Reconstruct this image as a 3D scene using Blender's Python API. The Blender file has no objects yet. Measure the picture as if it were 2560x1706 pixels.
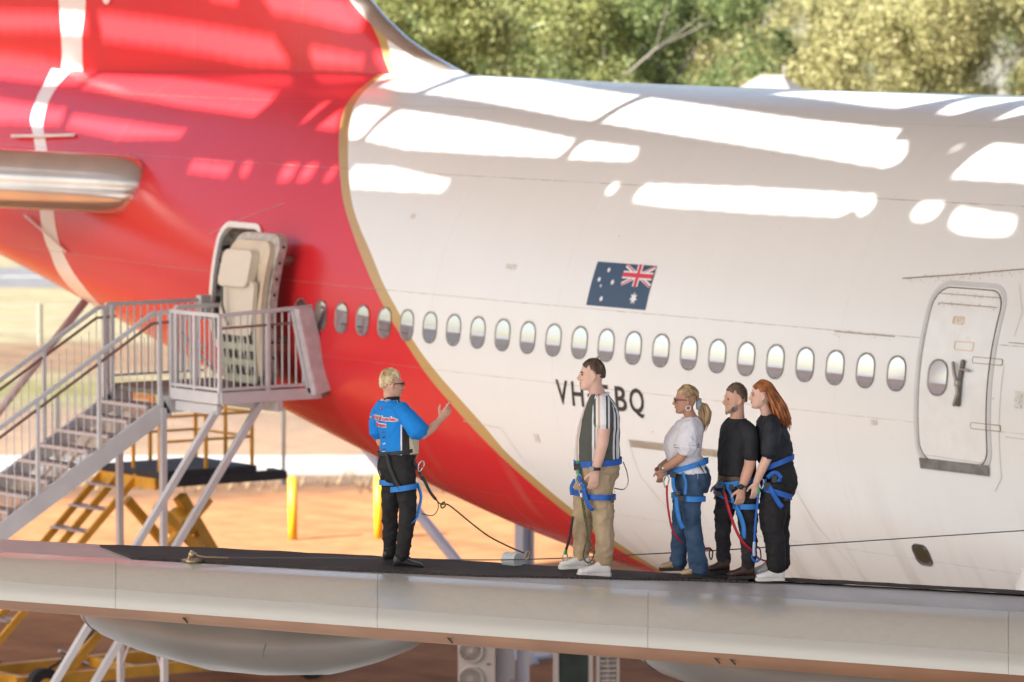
import bpy, bmesh, math, random
import numpy as np
from mathutils import Vector, Matrix, Quaternion, noise
from mathutils.geometry import delaunay_2d_cdt
from mathutils.bvhtree import BVHTree

random.seed(7)
scene = bpy.context.scene
COL = scene.collection
PI = math.pi

# ---------------------------------------------------------------- camera
CAM = Vector((40.44, -38.57, 10.40))
YAW, PITCH = math.radians(36.72), math.radians(4.22)
VIEW = Vector((-math.cos(YAW) * math.cos(PITCH), math.sin(YAW) * math.cos(PITCH), -math.sin(PITCH)))
cd = bpy.data.cameras.new('camera'); cam = bpy.data.objects.new('camera', cd); COL.objects.link(cam)
cam.location = CAM; cam.rotation_euler = VIEW.to_track_quat('-Z', 'Y').to_euler()
cd.sensor_width = 36.0; cd.lens = 36.0 * 12500 / 2560; cd.clip_start = 1.0; cd.clip_end = 6000
cd.dof.use_dof = True; cd.dof.focus_distance = 41.8; cd.dof.aperture_fstop = 2.8
scene.camera = cam

# ---------------------------------------------------------------- sky, sun, exposure
SUN_EL = math.radians(38.0)
SUN_AZ = Vector((-0.03, -1.0, 0)).normalized()          # horizontal direction towards the sun
TO_SUN = Vector((SUN_AZ.x * math.cos(SUN_EL), SUN_AZ.y * math.cos(SUN_EL), math.sin(SUN_EL)))
w = bpy.data.worlds.new('World'); scene.world = w; w.use_nodes = True
nt = w.node_tree; sk = nt.nodes.new('ShaderNodeTexSky'); sk.sky_type = 'NISHITA'; sk.sun_disc = False
sk.sun_elevation = SUN_EL; sk.sun_rotation = math.atan2(SUN_AZ.x, SUN_AZ.y); sk.dust_density = 3.0; sk.air_density = 1.0
bg = nt.nodes['Background']; bg.inputs['Strength'].default_value = 0.068
nt.links.new(sk.outputs[0], bg.inputs['Color'])
sd = bpy.data.lights.new('sun', 'SUN'); sd.energy = 5.0; sd.angle = math.radians(0.53); sd.color = (1.0, 0.97, 0.925)
sun = bpy.data.objects.new('sun', sd); COL.objects.link(sun); sun.rotation_euler = TO_SUN.to_track_quat('Z', 'Y').to_euler()
sun.location = (0, -30, 60)
vs = scene.view_settings; vs.view_transform = 'Standard'; vs.look = 'None'; vs.gamma = 1.0; vs.exposure = 2.03
scene.render.engine = 'CYCLES'; scene.cycles.use_denoising = True; scene.cycles.max_bounces = 8
scene.cycles.diffuse_bounces = 5; scene.cycles.sample_clamp_indirect = 6.0; scene.cycles.caustics_reflective = False; scene.cycles.caustics_refractive = False

# ---------------------------------------------------------------- helpers
R3 = Vector((math.sin(YAW), math.cos(YAW), 0))            # to the right as the walkers are seen
N3 = Vector((-math.cos(YAW), math.sin(YAW), 0))           # away from the viewer, level
Z3 = Vector((0, 0, 1))
MATS = {}

def material(name, col, rough=0.5, metal=0.0, var=0.0, vscale=5.0, bump=0.0, bscale=40.0, spec=0.5, coat=0.0, sss=0.0, sheen=0.0, stretch=None, var2=None):
    if name in MATS: return MATS[name]
    m = bpy.data.materials.new(name); m.use_nodes = True; n = m.node_tree; b = n.nodes['Principled BSDF']
    b.inputs['Base Color'].default_value = (*col, 1); b.inputs['Roughness'].default_value = rough; b.inputs['Metallic'].default_value = metal
    b.inputs['Specular IOR Level'].default_value = spec; b.inputs['Coat Weight'].default_value = coat; b.inputs['Coat Roughness'].default_value = 0.08
    b.inputs['Sheen Weight'].default_value = sheen
    if sss: b.inputs['Subsurface Weight'].default_value = sss; b.inputs['Subsurface Radius'].default_value = (0.012, 0.005, 0.003); b.inputs['Subsurface Scale'].default_value = 1.0
    tc = n.nodes.new('ShaderNodeTexCoord'); mp = n.nodes.new('ShaderNodeMapping'); n.links.new(tc.outputs['Object'], mp.inputs[0])
    if stretch: mp.inputs['Scale'].default_value = stretch
    if var:
        t = n.nodes.new('ShaderNodeTexNoise'); t.inputs['Scale'].default_value = vscale; t.inputs['Detail'].default_value = 5; n.links.new(mp.outputs[0], t.inputs[0])
        mx = n.nodes.new('ShaderNodeMix'); mx.data_type = 'RGBA'
        c2 = var2 or tuple(c * (1 - var) for c in col); c1 = tuple(min(1, c * (1 + var * .6)) for c in col)
        mx.inputs[6].default_value = (*c1, 1); mx.inputs[7].default_value = (*c2, 1)
        rp = n.nodes.new('ShaderNodeMapRange'); rp.inputs[1].default_value = .35; rp.inputs[2].default_value = .65
        n.links.new(t.outputs[0], rp.inputs[0]); n.links.new(rp.outputs[0], mx.inputs[0]); n.links.new(mx.outputs[2], b.inputs['Base Color'])
        mr = n.nodes.new('ShaderNodeMapRange'); mr.inputs[3].default_value = max(0.02, rough - .08); mr.inputs[4].default_value = min(1, rough + .1)
        n.links.new(t.outputs[0], mr.inputs[0]); n.links.new(mr.outputs[0], b.inputs['Roughness'])
    if bump:
        t = n.nodes.new('ShaderNodeTexNoise'); t.inputs['Scale'].default_value = bscale; t.inputs['Detail'].default_value = 3; n.links.new(mp.outputs[0], t.inputs[0])
        bp = n.nodes.new('ShaderNodeBump'); bp.inputs['Strength'].default_value = bump; bp.inputs['Distance'].default_value = 0.01
        n.links.new(t.outputs[0], bp.inputs['Height']); n.links.new(bp.outputs[0], b.inputs['Normal'])
    MATS[name] = m
    return m

def mesh_data(name, verts, faces, smooth=False, mats=()):
    me = bpy.data.meshes.new(name); me.from_pydata([tuple(v) for v in verts], [], [tuple(f) for f in faces])
    for m in mats: me.materials.append(m)
    if smooth:
        me.polygons.foreach_set('use_smooth', [True] * len(me.polygons))
    me.update()
    return me

def add(name, verts, faces, mat=None, parent=None, smooth=False):
    o = bpy.data.objects.new(name, mesh_data(name, verts, faces, smooth, [mat] if mat else ())); COL.objects.link(o)
    if parent: o.parent = parent
    return o

def link(name, me, parent=None, loc=None, rot=None):
    o = bpy.data.objects.new(name, me); COL.objects.link(o)
    if parent: o.parent = parent
    if loc is not None: o.location = loc
    if rot is not None: o.rotation_euler = rot
    return o

def tag(o, label=None, cat=None, group=None, kind=None):
    if label: o['label'] = label
    if cat: o['category'] = cat
    if group: o['group'] = group
    if kind: o['kind'] = kind
    return o

def thing(name, label, cat, loc=(0, 0, 0), rotz=0.0, group=None):
    o = bpy.data.objects.new(name, None); COL.objects.link(o); o.location = loc; o.rotation_euler = (0, 0, rotz); o.empty_display_size = .3
    return tag(o, label, cat, group)

class MB:
    """collects closed pieces of one part"""
    def __init__(s): s.v = []; s.f = []
    def raw(s, verts, faces):
        k = len(s.v); s.v += [Vector(v) for v in verts]; s.f += [tuple(i + k for i in f) for f in faces]; return s
    def box(s, lo, hi):
        x0, y0, z0 = lo; x1, y1, z1 = hi
        return s.raw([(x0, y0, z0), (x1, y0, z0), (x1, y1, z0), (x0, y1, z0), (x0, y0, z1), (x1, y0, z1), (x1, y1, z1), (x0, y1, z1)],
                     [(0, 3, 2, 1), (4, 5, 6, 7), (0, 1, 5, 4), (1, 2, 6, 5), (2, 3, 7, 6), (3, 0, 4, 7)])
    def beam(s, p0, p1, wd, ht, up=(0, 0, 1)):
        p0, p1 = Vector(p0), Vector(p1); t = (p1 - p0).normalized(); up = Vector(up)
        if abs(t.dot(up)) > .98: up = Vector((0, 1, 0))
        a = t.cross(up).normalized() * wd / 2; b = a.cross(t).normalized() * ht / 2
        return s.raw([p0 - a - b, p0 + a - b, p0 + a + b, p0 - a + b, p1 - a - b, p1 + a - b, p1 + a + b, p1 - a + b],
                     [(0, 1, 2, 3), (7, 6, 5, 4), (0, 4, 5, 1), (1, 5, 6, 2), (2, 6, 7, 3), (3, 7, 4, 0)])
    def loft(s, rings):
        n = len(rings[0]); k = len(s.v)
        for r in rings: s.v += [Vector(p) for p in r]
        for i in range(len(rings) - 1):
            for j in range(n):
                j2 = (j + 1) % n
                s.f.append((k + i * n + j, k + i * n + j2, k + (i + 1) * n + j2, k + (i + 1) * n + j))
        s.f.append(tuple(k + j for j in reversed(range(n)))); s.f.append(tuple(k + (len(rings) - 1) * n + j for j in range(n)))
        return s
    def path(s, pts, rad, n=10, flat=1.0, up=None, caps=True):
        """swept tube; rad a number, a list, or a list of (side, up) pairs"""
        pts = [Vector(p) for p in pts]; m = len(pts)
        if not isinstance(rad, (list, tuple)): rad = [rad] * m
        rings = []; pa = Vector(up) if up else None
        for i, p in enumerate(pts):
            t = (pts[min(i + 1, m - 1)] - pts[max(i - 1, 0)]).normalized()
            if pa is None: pa = Vector((0, 0, 1)) if abs(t.z) < .9 else Vector((0, 1, 0))
            a = t.cross(pa)
            if a.length < 1e-5: a = t.cross(Vector((1, .3, 0)))
            a.normalize(); b = a.cross(t).normalized()
            if not up: pa = b
            r = rad[i]; ra, rb = r if isinstance(r, (list, tuple)) else (r, r * flat)
            rings.append([p + a * ra * math.cos(2 * PI * j / n) + b * rb * math.sin(2 * PI * j / n) for j in range(n)])
            if caps and i == 0: cap0 = (p - t * min(ra, rb) * .6, rings[0])
            if caps and i == m - 1: cap1 = (p + t * min(ra, rb) * .6, rings[-1])
        if caps:
            c, r0 = cap0; rings.insert(0, [c + (q - pts[0]) * .45 for q in r0])
            c, r1 = cap1; rings.append([c + (q - pts[-1]) * .45 for q in r1])
        return s.loft(rings)
    def ball(s, c, rx, ry=None, rz=None, n=14, m=9, rot=None):
        ry = ry or rx; rz = rz or rx; c = Vector(c); rings = []
        for i in range(m):
            ph = -PI / 2 + PI * (i + .5) / m
            ring = []
            for j in range(n):
                q = Vector((rx * math.cos(ph) * math.cos(2 * PI * j / n), ry * math.cos(ph) * math.sin(2 * PI * j / n), rz * math.sin(ph)))
                if rot: q = rot @ q
                ring.append(c + q)
            rings.append(ring)
        return s.loft(rings)
    def ribbon(s, pts, width, side, th=.004):
        """flat strap: side is the direction of its width (vector or list)"""
        pts = [Vector(p) for p in pts]; m = len(pts); rings = []
        for i, p in enumerate(pts):
            t = (pts[min(i + 1, m - 1)] - pts[max(i - 1, 0)]).normalized()
            sv = Vector(side[i] if isinstance(side, list) else side); sv = (sv - t * sv.dot(t)).normalized(); nv = t.cross(sv) * th / 2; sv = sv * width / 2
            rings.append([p - sv - nv, p + sv - nv, p + sv + nv, p - sv + nv])
        return s.loft(rings)
    def build(s, name, mat=None, parent=None, smooth=False):
        return add(name, s.v, s.f, mat, parent, smooth)

def curve_pts(pts, n=24):
    """Catmull-Rom through points"""
    P = [Vector(p) for p in pts]; P = [P[0] * 2 - P[1]] + P + [P[-1] * 2 - P[-2]]; out = []
    segs = len(P) - 3
    for k in range(n + 1):
        u = k / n * segs; i = min(int(u), segs - 1); t = u - i; a, b, c, d = P[i:i + 4]
        out.append(.5 * ((2 * b) + (c - a) * t + (2 * a - 5 * b + 4 * c - d) * t * t + (3 * b - a - 3 * c + d) * t ** 3))
    return out

def evaluated(o):
    dg = bpy.context.evaluated_depsgraph_get(); dg.update()
    return bpy.data.meshes.new_from_object(o.evaluated_get(dg), depsgraph=dg)

def text_mesh(txt, size, bold=0.0):
    fc = bpy.data.curves.new('text_source', 'FONT'); fc.body = txt; fc.size = size; fc.offset = bold; fc.resolution_u = 3; fc.fill_mode = 'FRONT'
    o = bpy.data.objects.new('text_source', fc); COL.objects.link(o); me = evaluated(o); bpy.data.objects.remove(o); bpy.data.curves.remove(fc)
    return me

def surf_smooth(me):
    me.polygons.foreach_set('use_smooth', [True] * len(me.polygons)); me.update()
# ---------------------------------------------------------------- ground, roads, roof
def ground_material():
    m = bpy.data.materials.new('ground_earth'); m.use_nodes = True; n = m.node_tree; b = n.nodes['Principled BSDF']; b.inputs['Roughness'].default_value = .95
    b.inputs['Specular IOR Level'].default_value = .15
    tc = n.nodes.new('ShaderNodeTexCoord'); L = n.links.new
    def dist(off, div):                                        # distance over the ground from the viewing tower
        v = n.nodes.new('ShaderNodeVectorMath'); v.operation = 'DOT_PRODUCT'; v.inputs[1].default_value = N3; L(tc.outputs['Object'], v.inputs[0])
        return v.outputs['Value']
    dv = dist(0, 1)
    big = n.nodes.new('ShaderNodeTexNoise'); big.inputs['Scale'].default_value = .12; big.inputs['Detail'].default_value = 6; L(tc.outputs['Object'], big.inputs[0])
    ad = n.nodes.new('ShaderNodeMath'); ad.operation = 'MULTIPLY_ADD'; ad.inputs[1].default_value = 7.0; L(big.outputs[0], ad.inputs[0]); L(dv, ad.inputs[2])
    mr = n.nodes.new('ShaderNodeMapRange'); mr.inputs[1].default_value = VIEW.xy.normalized().dot(CAM.xy) + 3.5; mr.inputs[2].default_value = mr.inputs[1].default_value + 400; L(ad.outputs[0], mr.inputs[0])
    rp = n.nodes.new('ShaderNodeValToRGB'); L(mr.outputs[0], rp.inputs[0]); el = rp.color_ramp.elements
    stops = [(0, (0.280, 0.126, 0.055)), (98, (0.302, 0.136, 0.058)), (99.5, (0.126, 0.069, 0.040)), (103, (0.144, 0.078, 0.041)), (104.5, (0.241, 0.152, 0.086)), (117, (0.164, 0.104, 0.067)), (120, (0.123, 0.116, 0.048)), (126, (0.133, 0.119, 0.051)),
             (128, (0.186, 0.154, 0.093)), (133, (0.149, 0.094, 0.059)), (138, (0.156, 0.100, 0.062)), (141, (0.204, 0.177, 0.109)), (160, (0.208, 0.182, 0.109)), (200, (0.194, 0.170, 0.106)), (260, (0.175, 0.163, 0.114)), (399, (0.186, 0.177, 0.141))]
    while len(el) > 1: el.remove(el[0])
    el[0].position = 0; el[0].color = (*stops[0][1], 1)
    for p, c in stops[1:]:
        e = el.new(p / 400); e.color = (*c, 1)
    f1 = n.nodes.new('ShaderNodeTexNoise'); f1.inputs['Scale'].default_value = 1.3; f1.inputs['Detail'].default_value = 8; f1.inputs['Roughness'].default_value = .65; L(tc.outputs['Object'], f1.inputs[0])
    f2 = n.nodes.new('ShaderNodeMapRange'); f2.inputs[1].default_value = .3; f2.inputs[2].default_value = .72; f2.inputs[3].default_value = .72; f2.inputs[4].default_value = 1.2; L(f1.outputs[0], f2.inputs[0])
    # wheel tracks: long dark streaks running across the view
    mp = n.nodes.new('ShaderNodeMapping'); mp.inputs['Rotation'].default_value = (0, 0, -(PI / 2 - YAW)); mp.inputs['Scale'].default_value = (.05, .9, 1); L(tc.outputs['Object'], mp.inputs[0])
    f3 = n.nodes.new('ShaderNodeTexNoise'); f3.inputs['Scale'].default_value = 1.0; f3.inputs['Detail'].default_value = 4; L(mp.outputs[0], f3.inputs[0])
    f4 = n.nodes.new('ShaderNodeMapRange'); f4.inputs[1].default_value = .38; f4.inputs[2].default_value = .55; f4.inputs[3].default_value = .88; f4.inputs[4].default_value = 1.05; L(f3.outputs[0], f4.inputs[0])
    mm = n.nodes.new('ShaderNodeMath'); mm.operation = 'MULTIPLY'; L(f2.outputs[0], mm.inputs[0]); L(f4.outputs[0], mm.inputs[1])
    mx = n.nodes.new('ShaderNodeVectorMath'); mx.operation = 'SCALE'; L(rp.outputs[0], mx.inputs[0]); L(mm.outputs[0], mx.inputs['Scale']); L(mx.outputs[0], b.inputs['Base Color'])
    bp = n.nodes.new('ShaderNodeBump'); bp.inputs['Strength'].default_value = .5; bp.inputs['Distance'].default_value = .06; L(f1.outputs[0], bp.inputs['Height']); L(bp.outputs[0], b.inputs['Normal'])
    return m

GC = Vector((CAM.x, CAM.y, 0))
def gp(lat, dist, z=0.0): return GC + R3 * lat + N3 * dist + Z3 * z      # a place on the ground seen from the tower
gv = []; gf = []
gx = [-3500, -1200, -400, -120, -60, -25, 0, 25, 60, 120, 400, 1200, 3500]
for i, x in enumerate(gx):
    for j, y in enumerate(gx): gv.append((x, y, 0))
for i in range(12):
    for j in range(12): gf.append((i * 13 + j, (i + 1) * 13 + j, (i + 1) * 13 + j + 1, i * 13 + j + 1))
tag(add('ground', gv, gf, ground_material()), kind='structure')
M_ROAD = material('road_asphalt', (.11, .107, .11), .9, var=.2, vscale=1.5, bump=.2)
M_CONC = material('pale_concrete', (.33, .32, .31), .85, var=.12, vscale=2.0, bump=.2)
def strip(name, d0, d1, mat, z, h=.0, l0=-160, l1=160):
    q = [gp(l0, d0), gp(l1, d0), gp(l1, d1), gp(l0, d1)]
    v = [p + Z3 * z for p in q] + [p - Z3 * .3 for p in q]
    return tag(add(name, v, [(0, 1, 2, 3), (0, 4, 5, 1), (1, 5, 6, 2), (2, 6, 7, 3), (3, 7, 4, 0)], mat), kind='structure')
strip('road', 165.0, 176.0, M_ROAD, .02)
strip('pavement', 103.2, 106.2, M_CONC, .12)
ap = [(-13, -75), (75, -75), (75, -6), (-13, -6)]
tag(add('apron', [(x, y, .05) for x, y in ap] + [(x, y, -.3) for x, y in ap], [(0, 1, 2, 3), (0, 4, 5, 1), (1, 5, 6, 2), (2, 6, 7, 3), (3, 7, 4, 0)], material('apron_concrete', (.285, .30, .31), .9, var=.15, vscale=.6, bump=.2)), kind='structure')  # unseen paving, added and sized to keep the bounce light neutral
M_LINE = material('road_paint', (.75, .74, .7), .7)
rl = MB()
for k in range(-14, 15): rl.raw([gp(k * 9, 170.4, .026), gp(k * 9 + 3, 170.4, .026), gp(k * 9 + 3, 170.6, .026), gp(k * 9, 170.6, .026)], [(0, 1, 2, 3)])
tag(rl.build('road_marking', M_LINE), kind='structure')

# roof of the air park shelter: unseen, openings shaped to throw the sun patches
ROOF_Z = 20.6
ROOF = (-30.2, 34.0, -38.0, 13.0)
def build_roof(patches):
    """patches: light-filled openings, each given by the outline of the light it lets through on the aircraft"""
    step = (-3.0, -30.6)                                          # aft edge set back so sunlit ground bounces light onto the tail
    outer = [(ROOF[0], step[1]), step, (step[0], ROOF[2]), (ROOF[1], ROOF[2]), (ROOF[1], ROOF[3]), (ROOF[0], ROOF[3])]
    vs2 = [Vector(p) for p in outer]; edges = [(i, (i + 1) % 6) for i in range(6)]; polys = []
    for P in patches:
        q = []
        for p in P:
            p = Vector(p); t = (ROOF_Z - p.z) / TO_SUN.z; h = p + TO_SUN * t; q.append(Vector((h.x, h.y)))
        ar = sum(a.x * b.y - b.x * a.y for a, b in zip(q, q[1:] + q[:1])); sg = 1 if ar > 0 else -1; q0 = q; q = []
        for i in range(len(q0)):                                   # openings shrunk so the sun patches come out narrower
            a, b, c = q0[i - 1], q0[i], q0[(i + 1) % len(q0)]; n1 = Vector((-(b - a).y, (b - a).x)).normalized() * sg; n2 = Vector((-(c - b).y, (c - b).x)).normalized() * sg; nn = n1 + n2
            q.append(b + nn.normalized() * min(.09, .055 / max(.5, nn.length / 2)))
        q0 = q; q = []
        for a, b in zip(q0, q0[1:] + q0[:1]):                      # zigzag edges, added to streak the rims of the sun patches
            d_ = b - a; m_ = max(1, int(d_.length / .17)); nv = Vector((-d_.y, d_.x)).normalized() * sg
            q += [a + d_ * (i / m_) + nv * (.035 if i % 2 else 0) * (1 if m_ > 3 else 0) for i in range(m_)]
        polys.append(q); k = len(vs2); vs2 += q; edges += [(k + i, k + (i + 1) % len(q)) for i in range(len(q))]
    V, E, Fc, *_ = delaunay_2d_cdt(vs2, edges, [], 1, 1e-5)
    def inside(p, q):
        c = False; n = len(q); j = n - 1
        for i in range(n):
            if (q[i].y > p.y) != (q[j].y > p.y) and p.x < (q[j].x - q[i].x) * (p.y - q[i].y) / (q[j].y - q[i].y) + q[i].x: c = not c
            j = i
        return c
    keep = []
    for f in Fc:
        c = sum((V[i] for i in f), Vector((0, 0))) / len(f)
        if inside(c, vs2[:6]) and not any(inside(c, q) for q in polys): keep.append(f)
    mt = material('roof_sheet', (.42, .44, .47), .6, var=.08, vscale=.5)
    root = thing('hangar_roof', 'wide unseen steel shelter roof above the airliner, its slots shaped to cast the sun patches', 'roof')
    root['kind'] = 'structure'
    add('roof_sheet', [(p.x, p.y, ROOF_Z) for p in V], keep, mt, root)
    mb = MB()
    for a, b in zip(outer, outer[1:] + outer[:1]): mb.beam((a[0], a[1], ROOF_Z - .3), (b[0], b[1], ROOF_Z - .3), .3, .5)
    mb.build('edge_beam', material('roof_steel', (.5, .52, .56), .5), root)
    for x, y in ((ROOF[0] + .4, -30), (-3.2, -37.5), (14, -37.5), (33, 12.5)):
        MB().beam((x, y, -.2), (x, y, ROOF_Z - .55), .4, .4).build('mast', MATS['roof_steel'], root)

# unseen hall added across the apron to darken the horizon mirrored in the cabin windows
hall = thing('unseen_hall', 'long low unseen hall, added to be mirrored in the cabin windows', 'building', (-75, -64, 0))
MB().box((-75, -14, 0), (75, 0, 9.4)).build('wall', material('hall_wall', (.80, .72, .66), .85, var=.15, vscale=.2), hall)
v = [(-76, -15, 9.4), (76, -15, 9.4), (76, 1, 9.4), (-76, 1, 9.4), (-76, -7, 11.2), (76, -7, 11.2)]
add('roof', v, [(3, 2, 1, 0), (0, 1, 5, 4), (2, 3, 4, 5), (1, 2, 5), (3, 0, 4)], material('hall_roof', (.3, .3, .31), .6, .3), hall)
for k in range(12): MB().box((-70 + k * 12, .002, .6), (-66 + k * 12, .05, 3.4)).build('window', material('hall_window', (.03, .035, .04), .1), hall)
PATCHES = [
 [(-14.05,0.10,9.08),(-13.24,0.13,9.10),(-13.10,-0.40,9.04),(-13.24,-0.74,8.97),(-13.42,-0.65,8.99)],
 [(-13.30,0.13,9.07),(-12.34,0.14,9.08),(-11.87,-0.63,8.99),(-11.84,-1.05,8.86),(-12.36,-1.02,8.87),(-12.98,-0.90,8.92),(-12.97,-0.54,9.02)],
 [(-11.89,-0.09,9.06),(-10.50,-0.17,9.04),(-8.86,-0.61,8.96),(-7.51,-0.84,8.90),(-7.49,-1.22,8.77),(-7.49,-1.58,8.60),(-7.68,-1.54,8.62),(-7.95,-1.53,8.62),(-9.02,-1.40,8.70),(-10.13,-1.25,8.77),(-11.72,-1.08,8.85),(-11.69,-0.76,8.96)],
 [(-7.32,-0.88,8.89),(-6.56,-0.99,8.85),(-3.97,-1.34,8.71),(-1.93,-1.51,8.64),(-1.84,-1.72,8.52),(-1.61,-1.71,8.52),(-1.38,-1.92,8.38),(-1.36,-2.04,8.29),(-1.53,-2.11,8.24),(-2.36,-2.04,8.29),(-3.80,-1.91,8.38),(-5.50,-1.77,8.48),(-7.33,-1.60,8.59),(-7.36,-1.22,8.77)],
 [(-5.50,-0.50,8.96),(-4.91,-0.09,9.00),(-3.00,-0.16,8.99),(-2.13,-0.27,8.99),(-2.28,-0.70,8.93),(-2.58,-0.98,8.85),(-3.16,-0.92,8.87),(-3.80,-0.82,8.90),(-4.95,-0.63,8.94)],
 [(-1.95,-0.32,8.98),(-1.30,-0.25,8.99),(-1.03,-0.38,8.98),(-1.47,-1.13,8.80),(-1.84,-1.08,8.82),(-1.98,-0.74,8.92)],
 [(-0.75,-0.59,8.95),(-0.35,-0.97,8.86),(-0.73,-1.25,8.76),(-0.74,-1.08,8.82)],
 [(-12.72,-1.39,8.69),(-11.88,-1.47,8.65),(-11.87,-1.71,8.50),(-11.83,-1.97,8.29),(-12.08,-1.98,8.27),(-12.32,-1.83,8.40),(-12.58,-1.58,8.57)],
 [(-11.70,-1.49,8.65),(-10.62,-1.58,8.60),(-9.56,-1.67,8.54),(-8.50,-1.79,8.47),(-7.43,-1.91,8.39),(-7.38,-2.05,8.28),(-7.43,-2.17,8.18),(-8.91,-2.16,8.18),(-10.66,-2.12,8.19),(-11.72,-2.00,8.27),(-11.74,-1.78,8.45)],
 [(-7.21,-1.93,8.38),(-6.10,-1.99,8.33),(-5.92,-2.18,8.18),(-7.22,-2.18,8.17),(-7.27,-2.03,8.30)],
 [(-0.24,-1.69,8.54),(0.31,-1.72,8.52),(0.66,-1.73,8.51),(1.17,-2.19,8.16),(0.84,-2.20,8.16),(-0.36,-2.19,8.16),(-0.33,-1.93,8.38)],
 [(-0.63,-1.68,8.54),(-0.64,-1.83,8.45),(-0.74,-1.89,8.41),(-0.77,-1.77,8.48)],
 [(-11.60,-2.30,7.95),(-10.68,-2.33,7.96),(-9.95,-2.40,7.90),(-9.21,-2.47,7.85),(-9.21,-2.58,7.71),(-10.21,-2.55,7.70),(-11.28,-2.51,7.69)],
 [(-6.04,-2.43,7.92),(-5.87,-2.43,7.92),(-5.85,-2.52,7.82),(-5.98,-2.54,7.79),(-6.09,-2.50,7.84)],
 [(-5.44,-2.43,7.93),(-3.45,-2.41,7.95),(-1.35,-2.41,7.95),(-1.22,-2.51,7.84),(-1.31,-2.61,7.71),(-1.52,-2.54,7.80),(-1.73,-2.61,7.71),(-3.20,-2.62,7.70),(-4.53,-2.61,7.71),(-4.88,-2.61,7.72),(-5.48,-2.58,7.74)],
 [(-0.55,-2.45,7.90),(-0.12,-2.45,7.91),(-0.13,-2.57,7.77),(-0.25,-2.61,7.72),(-0.46,-2.61,7.71),(-0.59,-2.55,7.78)],
 [(0.07,-2.47,7.88),(1.10,-2.54,7.80),(1.21,-2.67,7.63),(0.82,-2.69,7.61),(0.36,-2.68,7.62),(0.10,-2.62,7.69)],
 [(-20.67,-0.37,8.96),(-18.41,-0.53,8.95),(-15.03,-1.07,8.82),(-14.78,-1.34,8.68),(-14.82,-1.62,8.47),(-17.23,-1.30,8.56),(-20.48,-0.78,8.74)],
 [(-24.10,0.03,9.10),(-22.37,-0.06,9.04),(-20.80,-0.34,8.97),(-20.67,-0.72,8.77),(-21.72,-0.66,8.77),(-23.12,-0.56,8.82),(-24.08,-0.49,8.85),(-24.93,0.02,9.14)],
 [(-23.71,-0.71,8.61),(-22.71,-0.81,8.57),(-20.47,-1.06,8.47),(-20.22,-1.27,8.23),(-22.29,-1.07,8.20),(-23.28,-0.97,8.19)],
 [(-20.19,-1.14,8.41),(-18.14,-1.43,8.34),(-16.38,-1.67,8.29),(-16.33,-1.79,8.15),(-18.22,-1.62,8.08),(-20.07,-1.31,8.19)],
 [(-15.71,-2.03,7.91),(-14.49,-2.16,7.89),(-14.44,-2.29,7.70),(-15.65,-2.14,7.73)],
 [(-14.32,-2.16,7.91),(-14.02,-2.18,7.92),(-13.91,-2.32,7.72),(-14.17,-2.28,7.75)],
 [(-13.23,-2.23,7.93),(-12.80,-2.25,7.94),(-12.79,-2.41,7.71),(-13.16,-2.39,7.71)],
 [(-12.69,-2.25,7.94),(-12.34,-2.26,7.95),(-12.34,-2.42,7.73),(-12.69,-2.41,7.72)],
 [(-12.04,-2.31,7.91),(-11.88,-2.29,7.95),(-11.79,-2.44,7.75),(-12.07,-2.43,7.75)],
 [(-13.67,-1.32,8.72),(-13.39,-1.35,8.70),(-13.42,-1.68,8.48),(-13.57,-1.79,8.38)],
 [(-12.99,-1.44,8.66),(-12.45,-1.87,8.36),(-13.12,-1.82,8.38)],
 [(-20.83,-0.34,9.88),(-18.33,-0.34,9.71),(-16.25,-0.34,9.55),(-15.76,-0.34,9.11),(-16.87,-0.34,9.11),(-18.49,-0.34,9.26),(-20.68,-0.34,9.40)],
 [(-16.54,-0.34,10.02),(-16.68,-0.34,10.19),(-14.38,-0.34,10.19),(-14.24,-0.34,9.71),(-14.66,-0.34,9.67),(-16.29,-0.34,9.83)],
 [(-15.31,-0.34,9.44),(-14.12,-0.34,9.34),(-14.15,-0.34,9.13),(-15.27,-0.34,9.11),(-15.48,-0.34,9.36)],
 [(-24.32,-0.34,9.99),(-23.47,-0.34,9.93),(-21.03,-0.34,9.84),(-20.99,-0.34,9.50),(-23.48,-0.34,9.57),(-24.32,-0.34,9.62)],
 [(-17.96,-0.34,10.14),(-17.08,-0.34,10.14),(-17.08,-0.34,9.98),(-17.15,-0.34,9.93),(-17.77,-0.34,9.98)],
]
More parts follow.
